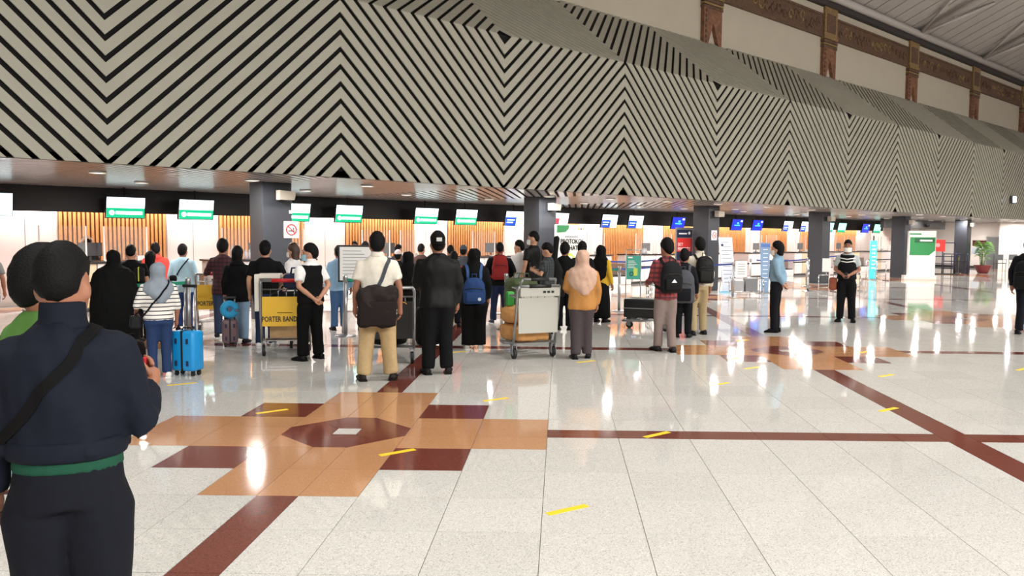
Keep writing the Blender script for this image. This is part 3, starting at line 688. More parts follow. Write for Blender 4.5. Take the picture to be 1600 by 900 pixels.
# small things on the end wall
def wallplate(nm, y, z, wy, hz, mt, lab, cat, txt=None):
    return MB().bbox(XB - .03, XB - .001, y - wy / 2, y + wy / 2, z - hz / 2, z + hz / 2, .004).build(nm, mt, label=lab, cat=cat)
wallplate('wall_plaque', 17.3, 1.45, .75, .32, mat('dark_red_print', (80, 26, 28), .4), 'dark red plaque on the end wall behind the potted palm', 'plaque')
wallplate('wall_notice', 17.5, 1.0, .42, .36, mat('pale_notice', (190, 200, 216), .4), 'pale notice sheet on the end wall under the dark red plaque', 'notice')
d = thing('door_1', 'grey metal door in the end wall right of the potted palm', 'door', (XB - .03, 16.45, 0)); d['kind'] = 'structure'
MB().box(-.03, 0, -.4, .4, 0, 1.78).build('leaf', GREYP, d); MB().box(-.05, .01, -.45, -.4, 0, 1.83).box(-.05, .01, .4, .45, 0, 1.83).box(-.05, .01, -.45, .45, 1.78, 1.83).build('frame', ALU, d); MB().tube([(-.06, .3, .9), (-.06, .3, 1.05)], .015, 6).build('handle', CHROME, d)
# steel chairs by the door
def steel_chair(x, y, rz, lab):
    t = thing('steel_chair', lab, 'chair', (x, y, 0), rz, 'steel chairs by the end wall')
    for a in (-.22, .22):
        MB().tube([(a, -.2, 0), (a, -.2, .44)], .014, 6).build('leg', DKGREY, t); MB().tube([(a, .2, 0), (a, .2, .9)], .014, 6).build('leg', DKGREY, t)
    MB().bbox(-.23, .23, -.22, .22, .43, .46, .01).build('seat', DKGREY, t); MB().bbox(-.23, .23, .19, .22, .6, .9, .01).build('backrest', GREYP, t)
    for s in (-1, 1): MB().tube([(s * .25, -.18, .44), (s * .25, -.18, .65), (s * .25, .2, .65)], .012, 6).build('armrest', DKGREY, t)
steel_chair(45.8, 14.75, -.9, 'dark steel chair right of the potted palm'); steel_chair(46.9, 14.35, -.7, 'second dark steel chair beside the grey door')

# potted palm
t = thing('potted_palm', 'leafy green palm in a low round red pot by the end wall', 'plant', (42.86, 14.57, 0))
MB().ell([(0, .22, .22, 0, 0), (.03, .24, .24, 0, 0), (.3, .38, .38, 0, 0), (.36, .42, .42, 0, 0), (.4, .42, .42, 0, 0), (.4, .36, .36, 0, 0), (.34, .34, .34, 0, 0)], 24).build('pot', mat('red_glaze', (120, 40, 42), .35), t, True)
MB().disc((0, 0, .33), .35, .02).build('soil', mat('soil', (60, 44, 34), .9), t)
LEAF = mat('palm_leaf', (120, 176, 84), .5, var=.3, scale=6)
rnd = random.Random(3)
for q in range(7):
    a = rnd.uniform(0, 6.28); r = rnd.uniform(.02, .12); hh = rnd.uniform(.5, .8)
    MB().tube([(r * math.cos(a), r * math.sin(a), .34), (r * 1.6 * math.cos(a), r * 1.6 * math.sin(a), .34 + hh)], [.02, .012], 6).build('stem', mat('palm_stem', (96, 120, 60), .6), t, True)
for q in range(44):
    a = rnd.uniform(0, 6.28); z0 = rnd.uniform(.55, 1.35); L = rnd.uniform(.4, .62); up = rnd.uniform(.5, 1.1)
    mb = MB(); pts = [Vector((.05 * math.cos(a) + L * s * math.cos(a) * .62, .05 * math.sin(a) + L * s * math.sin(a) * .62, z0 + up * L * (s * 1.9 - 1.5 * s * s))) for s in [i / 8 for i in range(9)]]
    mb.tube(pts, [.008 - .0008 * i for i in range(9)], 4); sd = Vector((-math.sin(a), math.cos(a), 0))
    for i in range(1, 9):
        for s in (-1, 1):
            b = pts[i]; tip = b + sd * s * .2 * (1 - abs(i - 4) / 7) + Vector((math.cos(a), math.sin(a), -.25)) * .1; wv = Vector((math.cos(a), math.sin(a), .2)) * .032
            mb.add([b - wv, b + wv, tip], [(0, 1, 2)])
    mb.build('frond', LEAF, t)
t = thing('floor_post', 'slim yellow-green post standing left of the potted palm', 'post', (41.5, 15.2, 0)); MB().tube([(0, 0, 0), (0, 0, .8)], .03, 8).build('shaft', mat('olive_post', (150, 140, 70), .5), t, True); MB().disc((0, 0, 0), .12, .02).build('base', STEEL, t)


# ------------------------------------------------------------------ people
def remeshed(mb, name, material, vox, smooth_it=4, fold=0, fscale=(9, 9, 4), seed=0, extra=None):
    me = bpy.data.meshes.new('raw'); me.from_pydata(mb.v, [], mb.f)
    bm = bmesh.new(); bm.from_mesh(me); bmesh.ops.recalc_face_normals(bm, faces=bm.faces[:]); bm.to_mesh(me); bm.free()
    out = evaluated(me, [('REMESH', dict(mode='VOXEL', voxel_size=vox)), ('SMOOTH', dict(iterations=smooth_it, factor=.5))])
    bpy.data.meshes.remove(me); out.name = name
    if fold:
        n = len(out.vertices); co = np.empty(n * 3, np.float32); out.vertices.foreach_get('co', co); no = np.empty(n * 3, np.float32); out.vertices.foreach_get('normal', no)
        co = co.reshape(-1, 3); no = no.reshape(-1, 3)
        for i in range(n):
            c = co[i]; v = noise.noise((c[0] * fscale[0] + seed, c[1] * fscale[1], c[2] * fscale[2] + .7 * c[0] * fscale[0])) + .5 * noise.noise((c[0] * fscale[0] * 2.1 + seed, c[1] * fscale[1] * 2, c[2] * fscale[2] * 2.6))
            co[i] += no[i] * v * fold
        out.vertices.foreach_set('co', co.ravel())
    if extra:
        bm = bmesh.new(); bm.from_mesh(out); e = extra.mesh('e', material); bm.from_mesh(e); bm.to_mesh(out); bm.free(); bpy.data.meshes.remove(e)
    out.materials.clear(); out.materials.append(material)
    out.polygons.foreach_set('use_smooth', [True] * len(out.polygons)); out.update()
    return out
TORSO = [(.855, .034, .036, -.012), (.842, .044, .042, -.012), (.828, .060, .050, -.012), (.812, .080, .055, -.010), (.795, .098, .059, -.006), (.77, .110, .063, -.002), (.74, .112, .066, 0), (.71, .108, .067, .004), (.66, .100, .064, .004), (.61, .094, .060, .004), (.56, .098, .062, 0), (.52, .104, .067, -.004), (.47, .106, .067, -.006), (.42, .107, .067, -.006), (.36, .108, .068, -.006)]
def torso(z, bw, bd):
    zs = [t[0] for t in TORSO][::-1]; g = lambda i: float(np.interp(z, zs, [t[i] for t in TORSO][::-1]))
    return (z, g(1) * bw, g(2) * bd, 0, g(3))
HEADP = [(-.076, .016, .018, .030), (-.066, .027, .034, .016), (-.045, .036, .046, .006), (-.02, .0405, .052, .001), (.008, .0425, .0555, -.002), (.032, .0405, .053, -.004), (.052, .031, .041, -.005), (.064, .018, .024, -.006), (.069, .006, .008, -.006)]
def head_mb(hz, yaw, tilt, scale=1.0, face=True, grow=0):
    mb = MB()
    mb.ell([(z * scale, (rx + grow) * scale, (ry + grow) * scale, 0, y0 * scale) for z, rx, ry, y0 in HEADP], 18)
    if face:
        mb.sphere((0, .054 * scale, -.018 * scale), (.0085 * scale, .013 * scale, .015 * scale), 6)
        for s in (-1, 1): mb.sphere((s * .043 * scale, -.004 * scale, -.014 * scale), (.007 * scale, .013 * scale, .019 * scale), 6)
    return mb
def xf(mb, h, hz, yaw, tilt, y0=0, x0=0):
    M = Matrix.Translation((x0, y0, hz)) @ Matrix.Rotation(yaw, 4, 'Z') @ Matrix.Rotation(tilt, 4, 'X')
    mb.v = [tuple((M @ Vector(v)) * h) for v in mb.v]; return mb
def hair_mb(front=.02, back=-.052, grow=.006, vol=.003, full=False, n=18):
    """cap of hair over the skull: cut line from `front` (forehead) down to `back` (nape)"""
    mb = MB(); rs = []
    for k in range(1, n):
        a = PI * k / n - PI / 2; row = []
        for i in range(24):
            b = 2 * PI * i / 24; x = (.0435 + grow) * math.cos(a) * math.cos(b); y = (.0565 + grow) * math.cos(a) * math.sin(b) - .003; z = (.067 + grow + vol) * math.sin(a) + .003
            cut = float(np.interp(y, (-.06, -.034, -.014, .02, .05), (back, back + .012, max(back + .05, .0), .006 + (front - .02) * .5, front + .008))) if not full else back + (front - back) * (max(0, min(1, (y / .06 + 1) / 2)) ** .8)
            cut += .005 * noise.noise((x * 120, y * 120, 3.3))
            fade = max(0, min(1, (z - cut) / .028)); g2 = 1 - (1 - fade) * (grow + vol * .3) / .055
            x *= g2; y *= g2
            if z < cut: z = cut - .1 * (cut - z); x *= .95; y *= .95
            jit = 1 + (.05 * noise.noise((x * 60, y * 60, z * 60)) + .03 * noise.noise((x * 150, y * 150, z * 150))) * fade; row.append((x * jit, y * jit, z))
        rs.append(row)
    return mb.rings(rs)
def finger(mb, root, d, n, L, r, curl):
    side = d.cross(n).normalized(); pts = [root]; cur = d.copy()
    for seg in (.42, .32, .26):
        cur = (Matrix.Rotation(curl, 3, side) @ cur).normalized(); pts.append(pts[-1] + cur * L * seg)
    mb.tube(pts, [r, r * .95, r * .85, r * .55], 6)
def hand(mb, wrist, d, n, h, sgn, curl=.35):
    """palm + five fingers; d = along the hand, n = out of the palm"""
    d = d.normalized(); n = (n - d * n.dot(d)).normalized(); s = d.cross(n).normalized() * sgn
    for i, (o, L) in enumerate(((.018, .040), (.006, .046), (-.006, .043), (-.018, .034))):
        finger(mb, (wrist + d * .048 + s * o) * h, d, n, L * h, .0056 * h, curl + .08 * i)
    th = (d * .6 + s * .8 + n * .3).normalized(); finger(mb, (wrist + d * .012 + s * .018) * h, th, n, .042 * h, .0062 * h, curl * .6)
EYE = mat('eye_dark', (20, 16, 14), .3)
MASKW = mat('mask_white', (226, 224, 216), .7); MASKB = mat('mask_blue', (150, 190, 204), .7)
ARMS = {'down': ((.135, -.01, .635), (.145, .035, .49)), 'hang': ((.14, -.02, .64), (.15, 0, .485)), 'fwd': ((.13, .03, .65), (.11, .17, .60)), 'bent': ((.14, -.005, .64), (.06, .13, .655)), 'behind': ((.145, -.05, .64), (.03, -.085, .535)),
        'front': ((.14, .0, .64), (.03, .12, .575)), 'phone': ((.135, .02, .66), (.045, .15, .70)), 'hip': ((.165, -.03, .65), (.115, .05, .57)), 'reach': ((.14, .07, .70), (.12, .22, .63)), 'out': ((.16, .02, .66), (.21, .10, .60)), 'cross': ((.14, .01, .66), (-.02, .10, .68))}
def person(label, x, y, h, rel, top=(30, 30, 34), bottom=(28, 30, 40), sleeve='long', hem=.47, arms=('down', 'down'), skin=None, hair='short', hairmat=None, shoes=(24, 24, 26), bw=1.0, bd=1.0, legw=1.0, yaw=0, tilt=0,
           stance=.055, stride=0, scarf=None, scarf_len=.70, robe=None, mask=None, vest=None, cap=None, topmat=None, vox=.0135, collar=None, lean=0, hidden_legs=False, scarfmat=None, undershirt=None, headscale=1.13, hood=False, puffy=1.0, group=None, skirt=None, fold=.006):
    skin = skin or SKIN; hairmat = hairmat or HAIR
    view = math.atan2(y, x); rz = view + rel - PI / 2; V = vox * h; seed = x * 3.1 + y
    HZ = 1 - .069 * headscale
    # body: one continuous surface
    mb = head_mb(HZ, yaw, tilt, headscale); mb = xf(mb, h, HZ, yaw, tilt, lean * .0)
    mb2 = MB(); mb2.ell([(.80, .036, .036, 0, -.012), (.845, .030, .032, 0, -.008), (.88, .029, .032, 0, -.004), (.92, .027, .032, 0, 0)], 14)
    mb2.ell([torso(z, bw * .86, bd * .86) for z in (.835, .815, .8, .76, .71, .66, .61, .56, .52, .47)], 16)
    hands = MB(); W = {}
    for i, s in enumerate((-1, 1)):
        e, wv = ARMS[arms[i]] if isinstance(arms[i], str) else arms[i]
        sh = Vector((s * .097 * bw, -.004, .783)); el = Vector((s * e[0] * (bw ** .7), e[1], e[2])); wr = Vector((s * wv[0], wv[1], wv[2])); W[s] = (sh, el, wr)
        mb2.tube([sh, sh.lerp(el, .5), el, el.lerp(wr, .45), wr], [.030, .027, .0235, .0235, .0165], 10)
        d = (wr - el).normalized(); nn = Vector((-s, 0, 0)) if abs(d.x) < .7 else Vector((0, 0, -1))
        if arms[i] == 'behind': nn = Vector((0, -1, 0))
        mb2.tube([wr - d * .005, wr + d * .02, wr + d * .05], [.0165, .021, .017], 8)
        hand(hands, wr, d, nn, h, s, .45 if arms[i] in ('fwd', 'reach', 'phone', 'front', 'bent') else .3)
        foot = Vector((s * stance, s * stride, .05)); kn = Vector((s * (stance + .05) / 2 * 1.02, s * stride * .45 + .012 + abs(stride) * .1, .285)); hp = Vector((s * .05, 0, .50)); W[('l', s)] = (hp, kn, foot)
        mb2.tube([hp, hp.lerp(kn, .5), kn, kn.lerp(foot, .4), foot], [.05, .046, .034, .033, .024], 10)
    mb2.v = [tuple(c * h for c in v) for v in mb2.v]; mb.add(mb2.v, mb2.f)
    body = remeshed(mb, 'person', skin, V * .82, 3, extra=hands)
    root = link('person', body, None, label, 'person', group, None, (x, y, 0), rz)
    def part(nm, m_, mt, fold=.0, vx=None, sm=4, par=None, **k):
        m_.v = [tuple(c * h for c in v) for v in m_.v]
        return link(nm, remeshed(m_, nm, mt, (vx or V), sm, fold * h, seed=seed, **k), par or root)
    tm = topmat or cloth(top)
    # top garment
    if not robe:
        g = MB(); zs = [z for z in (.852, .842, .828, .812, .795, .77, .74, .70, .66, .62, .58, .54, .50, .46, .42, .38) if z > hem + .012] + [hem]
        g.ell([(lambda t: (t[0], t[1] * 1.05 * (puffy if z < .8 else 1) + .002, t[2] * 1.08 * (puffy if z < .8 else 1) + .002, 0, t[4]))(torso(z, bw, bd)) for z in zs], 22)
        for s in (-1, 1):
            sh, el, wr = W[s]
            k = (puffy - 1) * .6 + 1
            g.tube([sh + Vector((-s * .03, 0, .004)), sh + Vector((s * .002, 0, 0)), sh.lerp(el, .3)], [.034 * k, .041 * k, .041 * k], 12)
            if sleeve == 'long': g.tube([sh.lerp(el, .25), sh.lerp(el, .6), el, el.lerp(wr, .5), el.lerp(wr, .93)], [.041 * k, .038 * k, .035 * k, .031 * k, .027 * k], 12)
            elif sleeve == 'mid': g.tube([sh.lerp(el, .25), sh.lerp(el, .7), el, el.lerp(wr, .3)], [.041 * k, .038 * k, .036 * k, .034 * k], 12)
            elif sleeve == 'short': g.tube([sh.lerp(el, .25), sh.lerp(el, .5), sh.lerp(el, .72)], [.041 * k, .041 * k, .042 * k], 12)
        shirt = part('shirt' if puffy == 1 else 'jacket', g, tm, fold)
        if collar:
            MB_c = MB().ell([(.832, .050, .052, 0, -.012), (.85, .044, .048, 0, -.012), (.872 if puffy == 1 else .89, .042, .046, 0, -.010)], 18); part('collar', MB_c, cloth(collar), 0, V * .7, 2)
        if puffy > 1:
            part('waistband', MB().ell([(hem + .035, .103 * bw * puffy, .07 * bd * puffy, 0, .0), (hem - .01, .1 * bw * puffy, .068 * bd * puffy, 0, 0)], 24), tm, .001, V * .8)
        if undershirt:
            part('undershirt', MB().ell([torso(z, bw * 1.04, bd * 1.06) for z in (hem + .04, hem, hem - .035)], 22), cloth(undershirt), .002)
        if vest:
            g = MB(); zs = [z for z in (.822, .81, .795, .77, .74, .70, .66, .62, .58, .54, .50, .46) if z > hem - .005] + [hem - .012]
            g.ell([(lambda t: (t[0], min(t[1] * 1.08 + .006, .104 * bw if z > .7 else 9), t[2] * 1.14 + .006, 0, t[4]))(torso(z, bw, bd)) for z in zs], 22); part('vest', g, cloth(vest), .002)
    else:
        g = MB(); g.ell([torso(z, bw * 1.12, bd * 1.15) for z in (.835, .815, .795, .76)] + [(.70, .132 * bw, .09 * bd, 0, 0), (.6, .148 * bw, .1 * bd, 0, 0), (.45, .155 * bw, .11 * bd, 0, 0), (.25, .16 * bw, .12 * bd, 0, 0), (.03, .17 * bw, .135 * bd, 0, 0)], 24)
        for s in (-1, 1):
            sh, el, wr = W[s]; g.tube([sh, sh.lerp(el, .5), el, el.lerp(wr, .9)], [.044, .046, .044, .04], 12)
        part('robe', g, cloth(robe), .008)
    # trousers
    if not hidden_legs and not (robe):
        g = MB(); g.ell([torso(z, bw * 1.01, bd * 1.02) for z in (.585, .55, .52, .49, .465)], 20)
        for s in (-1, 1):
            hp, kn, ft = W[('l', s)]
            g.tube([hp + Vector((0, 0, .01)), hp.lerp(kn, .25), hp.lerp(kn, .6), kn, kn.lerp(ft, .5), ft + Vector((0, 0, -.01))], [.054 * bw, .059 * legw * bw ** .5, .053 * legw, .046 * legw, .043 * legw, .042 * legw], 14)
        if skirt: g.ell([(.52, .11, .08, 0, 0), (.3, .13, .1, 0, 0), (.06, .14, .11, 0, 0)], 22)
        part('trousers', g, cloth(bottom), .0045)
    for s in (-1, 1):
        hp, kn, ft = W[('l', s)]; fx, fy = ft.x, ft.y; sm = MB()
        o = s * .006
        sm.rings([[((fx + o * k + rx * math.cos(a)), (fy + yy), max(zc + rzz * math.sin(a), .002)) for a in [2 * PI * i / 14 for i in range(14)]] for k, (yy, rx, zc, rzz) in enumerate(((-.048, .012, .018, .016), (-.042, .022, .024, .023), (-.015, .026, .028, .028), (.02, .026, .024, .024), (.06, .029, .018, .018), (.088, .024, .013, .012), (.1, .010, .010, .008)))])
        sm.v = [tuple(c * h for c in v) for v in sm.v]
        so = sm.build('shoe', cloth(shoes, .5), root, True)
        sl = MB(); sl.rings([[(fx + o * k + rx * 1.06 * c, fy + yy, z) for c, z in ((1, 0), (1, .009), (-1, .009), (-1, 0))] for k, (yy, rx) in enumerate(((-.05, .02), (-.03, .026), (.03, .027), (.07, .029), (.1, .016)))]); sl.v = [tuple(c * h for c in v) for v in sl.v]
        sl.build('sole', cloth((222, 222, 218) if max(shoes) > 60 else (34, 32, 32), .6), so)
    # head covering
    hs = headscale
    def onhead(m_): m_.v = [tuple(c * hs for c in v) for v in m_.v]; return xf(m_, h, HZ, yaw, tilt)
    if scarf:
        sm_ = scarfmat or cloth(scarf)
        g = MB(); g.ell([(z, rx + .014, ry + .012, 0, y0 - .011) for z, rx, ry, y0 in HEADP[2:]], 20); g = onhead(g)
        n2 = MB(); L = scarf_len
        n2.ell([(.93, .05, .055, 0, -.01), (.90, .057, .062, 0, -.012), (.87, .062, .064, 0, -.012), (.845, .076, .066, 0, -.012), (.82, .1 * bw, .07 * bd, 0, -.012), (.79, .121 * bw, .077 * bd, 0, -.008), ((.79 + L) / 2, .123 * bw, .084 * bd, 0, -.004), (L + .02, .105 * bw, .086 * bd, 0, -.008), (L - .02, .075 * bw, .07 * bd, .01, -.025), (L - .07, .03 * bw, .035 * bd, .015, -.055)], 22)
        g.add([tuple(c * h for c in v) for v in n2.v], n2.f)
        link('headscarf', remeshed(g, 'headscarf', sm_, V, 3, .008 * h, (14, 14, 8), seed), root)
    elif hair == 'short': onhead(hair_mb()).build('hair', hairmat, root, True)
    elif hair == 'crop': onhead(hair_mb(.03, -.035, .003)).build('hair', hairmat, root, True)
    elif hair == 'fade': onhead(hair_mb(.03, -.030, .006, .006)).build('hair', hairmat, root, True)
    elif hair == 'full': onhead(hair_mb(.014, -.06, .008, .007, True)).build('hair', hairmat, root, True)
    elif hair in ('bob', 'long'):
        g = hair_mb(.026, -.07, .010, .004, True); g = onhead(g); z1 = .84 if hair == 'bob' else .74
        b = MB(); b.ell([(.94, .052, .044, 0, -.022), (.90, .056, .044, 0, -.024), (.87, .055, .04, 0, -.028), (z1 + .01, .045, .03, 0, -.036), (z1, .03, .02, 0, -.036)], 18); g.add([tuple(c * h for c in v) for v in b.v], b.f)
        link('hair', remeshed(g, 'hair', hairmat, V * .9, 2, .003 * h, (30, 30, 6), seed), root)
    if cap:
        cm = cloth(cap[0]); g = onhead(hair_mb(.018, .0, .009, .002, True)); c_ = g.build('cap', cm, root, True)
        dr = -1 if cap[1] == 'back' else 1; b = MB(); zz = .012 if dr > 0 else -.002
        b.rings([[(.046 * wd * math.sin(a), dr * (.045 + .05 * rr * math.cos(a)), zz - .014 * rr + d) for a in [-1.35 + 2.7 * i / 12 for i in range(13)]] for wd, rr, d in ((1, .2, 0), (1.02, 1, 0), (1.02, 1, -.004), (1, .2, -.004))]) if False else b.add(
            [(.046 * math.sin(a), dr * (.03 + r_ * math.cos(a)), zz - dz) for dz in (0, .004) for r_ in (.018, .072) for a in [-1.4 + 2.8 * i / 10 for i in range(11)]],
            [(i, i + 1, 11 + i + 1, 11 + i) for i in range(10)] + [(22 + i, 33 + i, 33 + i + 1, 22 + i + 1) for i in range(10)] + [(11 + i, 11 + i + 1, 33 + i + 1, 33 + i) for i in range(10)] + [(i, 22 + i, 22 + i + 1, i + 1) for i in range(10)])
        onhead(b).build('brim', cm, c_)
        if len(cap) > 2:
            e = MB().bbox(-.017, .017, -.072, -.066, .012, .036, .002); onhead(e).build('cap_badge', cloth((190, 190, 186)), c_)
    if hood: part('hood', MB().ell([(.80, .085, .05, 0, -.03), (.825, .075, .06, 0, -.028), (.845, .06, .058, 0, -.026), (.86, .045, .05, 0, -.022)], 18), tm, .004)
    if mask:
        g = MB(); rs = []
        for k in range(6):
            z = -.062 + .048 * k / 5; row = []
            for i in range(11):
                a = -1.25 + 2.5 * i / 10; bulge = 1 + .12 * math.sin(PI * k / 5) * max(0, math.cos(a)); row.append((.043 * math.sin(a), .0575 * math.cos(a) * bulge + .002, z))
            rs.append(row)
        vs = [p for r in rs for p in r] + [(p[0] * .93, p[1] * .93, p[2]) for r in rs for p in r]; n = 66
        fs = [(k * 11 + i, k * 11 + i + 1, (k + 1) * 11 + i + 1, (k + 1) * 11 + i) for k in range(5) for i in range(10)]; fs += [tuple(q + n for q in f[::-1]) for f in fs]
        g.add(vs, fs); mk = onhead(g).build('face_mask', mask, root, True)
        for s in (-1, 1): onhead(MB().tube([(s * .041, .018, -.03), (s * .046, -.006, -.012), (s * .045, -.014, -.012)], .0012, 5)).build('ear_loop', mask, mk)
    if mask or hair in ('bob',):
        for s in (-1, 1):
            onhead(MB().sphere((s * .017, .052, .004), (.0062, .004, .0034), 6)).build('eye', EYE, root, True)
            onhead(MB().tube([(s * .008, .055, .016), (s * .018, .0535, .019), (s * .027, .047, .016)], .0022, 5)).build('eyebrow', hairmat, root, True)
    root['h'] = h
    del root['h']
    return root

# ---- bags worn or carried
def local(p, off):
    """world point of an offset given in a person's own frame (right, forward, up)"""
    a = p.rotation_euler.z; return Vector((p.location.x + off[0] * math.cos(a) - off[1] * math.sin(a), p.location.y + off[0] * math.sin(a) + off[1] * math.cos(a), off[2]))
def hug(p, pts, wd, material, parent, off=(0, 0, 0), name='strap', th=.007, snap=.12, sub=7):
    """flat strap along pts (wearer's frame) laid on the outside of the wearer's clothes; `off` = origin of the parent in that frame"""
    from mathutils.bvhtree import BVHTree
    gs = []
    for o in [p] + list(p.children):
        if o.name.split('.')[0] in ('person', 'shirt', 'jacket', 'robe', 'vest', 'headscarf', 'trousers', 'collar', 'hood', 'waistband'):
            me = o.data; gs.append(BVHTree.FromPolygons([v.co.copy() for v in me.vertices], [tuple(f.vertices) for f in me.polygons]))
    def inside(t, q):
        n = 0; d = Vector((.31, .12, .94)).normalized(); q = q.copy()
        while n < 40:
            h = t.ray_cast(q, d)
            if h[0] is None: break
            n += 1; q = h[0] + d * 1e-4
        return n % 2 == 1
    P = [Vector(q) for q in pts]; path = []
    for k in range(len(P) - 1):
        for s in range(sub): path.append(P[k].lerp(P[k + 1], s / sub))
    path.append(P[-1]); out = []
    for q in path:
        best = min((h for h in (t.find_nearest(q) for t in gs) if h[0] is not None), key=lambda h: h[3]); n = best[1]
        if best[3] < snap: q = best[0] + n * .002
        for _ in range(4):
            hit = False
            for t in gs:
                if inside(t, q): h = t.find_nearest(q); q = h[0] + h[1] * .003; n = h[1]; hit = True
            if not hit: break
        out.append((q, n))
    rs = []
    for k in range(len(out)):
        a = sum((out[max(0, min(len(out) - 1, k + e))][0] for e in (-1, 0, 1)), Vector()) / 3 if 0 < k < len(out) - 1 else out[k][0]
        n = sum((out[max(0, min(len(out) - 1, k + e))][1] for e in (-1, 0, 1)), Vector()).normalized()
        t = (out[min(k + 1, len(out) - 1)][0] - out[max(k - 1, 0)][0]).normalized(); s = t.cross(n).normalized() * wd / 2; o = Vector(off)
        rs.append([tuple(a + s - o + n * th), tuple(a - s - o + n * th), tuple(a - s - o - n * .002), tuple(a + s - o - n * .002)])
    return MB().rings(rs).build(name, material, parent, False)
def tall(p): return max(v.co.z for v in p.data.vertices)
def backpack(p, label, rgb, z0, z1, wd=.3, dp=.17, back=.13, strap=None, pocket=None, xo=0, badge=None):
    a = p.rotation_euler.z; t = thing('backpack', label, 'backpack', local(p, (xo, -back, z0)), a); hh = z1 - z0; c = cloth(rgb, .7)
    g = MB(); g.ell([(0, wd * .42, dp * .34, 0, -dp * .5), (.02, wd * .49, dp * .46, 0, -dp * .5), (hh * .45, wd * .5, dp * .5, 0, -dp * .5), (hh * .75, wd * .46, dp * .45, 0, -dp * .5), (hh * .93, wd * .34, dp * .34, 0, -dp * .48), (hh, wd * .16, dp * .2, 0, -dp * .46)], 22)
    link('pack_body', remeshed(g, 'pack_body', c, .016, 3, .006, (8, 8, 8), z0 * 9), t)
    MB().bbox(-wd * .36, wd * .36, -dp * 1.12, -dp * .7, hh * .08, hh * .45, .02).build('front_pocket', cloth(pocket or rgb, .7), t, True)
    MB().tube([(-.03, -dp * .35, hh), (-.03, -dp * .3, hh + .05), (.03, -dp * .3, hh + .05), (.03, -dp * .35, hh)], .008, 6).build('grab_loop', c, t, True)
    MB().tube([(-wd * .4, -dp * .96, hh * .56), (-wd * .2, -dp * 1.0, hh * .6), (wd * .2, -dp * 1.0, hh * .6), (wd * .4, -dp * .96, hh * .56)], .006, 5).build('zip', BLACK, t, True)
    sc_ = cloth(strap or rgb, .7)
    h = tall(p)
    for s in (-1, 1):
        hug(p, [(xo + s * wd * .26, -back - .012, z0 + hh * .88), (s * .062 * h, -.055 * h, .80 * h), (s * .062 * h, -.005 * h, .835 * h), (s * .068 * h, .05 * h, .79 * h), (s * .076 * h, .075 * h, .72 * h), (s * .085 * h, .07 * h, .645 * h), (s * .096 * h, .035 * h, .60 * h), (s * .09 * h, -.03 * h, .575 * h), (xo + s * wd * .42, -back - .012, z0 + hh * .12)],
            .042, sc_, t, (xo, -back, z0), 'shoulder_strap')
    if badge: MB().disc((wd * .22, -dp * 1.14, hh * .2), .025, .01, 'y', 12).build('badge', cloth(badge), t)
    return t
def box_bag(name, label, cat, loc, rz, wx, wy, hz, rgb, mt=None, r=.05, fold=.008, group=None, handles=True, band=None, sm=9):
    t = thing(name, label, cat, loc, rz, group); g = MB().bbox(-wx / 2, wx / 2, -wy / 2, wy / 2, 0, hz, min(r, hz * .35, wy * .35, wx * .35)); m_ = mt or cloth(rgb, .7)
    link('bag_body', remeshed(g, 'bag_body', m_, max(.011, min(wx, hz) / 26), sm, fold, (8, 8, 8), loc[0] * 5), t)
    if handles:
        for s in (-1, 1): MB().tube([(-wx * .2, s * wy * .2, hz - .01), (-wx * .16, s * wy * .22, hz + .07), (wx * .16, s * wy * .22, hz + .07), (wx * .2, s * wy * .2, hz - .01)], .009, 6).build('handle', m_, t, True)
    if band: MB().bbox(-wx * .05, wx * .05, -wy / 2 - .006, wy / 2 + .006, .01, hz + .006, .01).build('band', cloth(band), t)
    return t
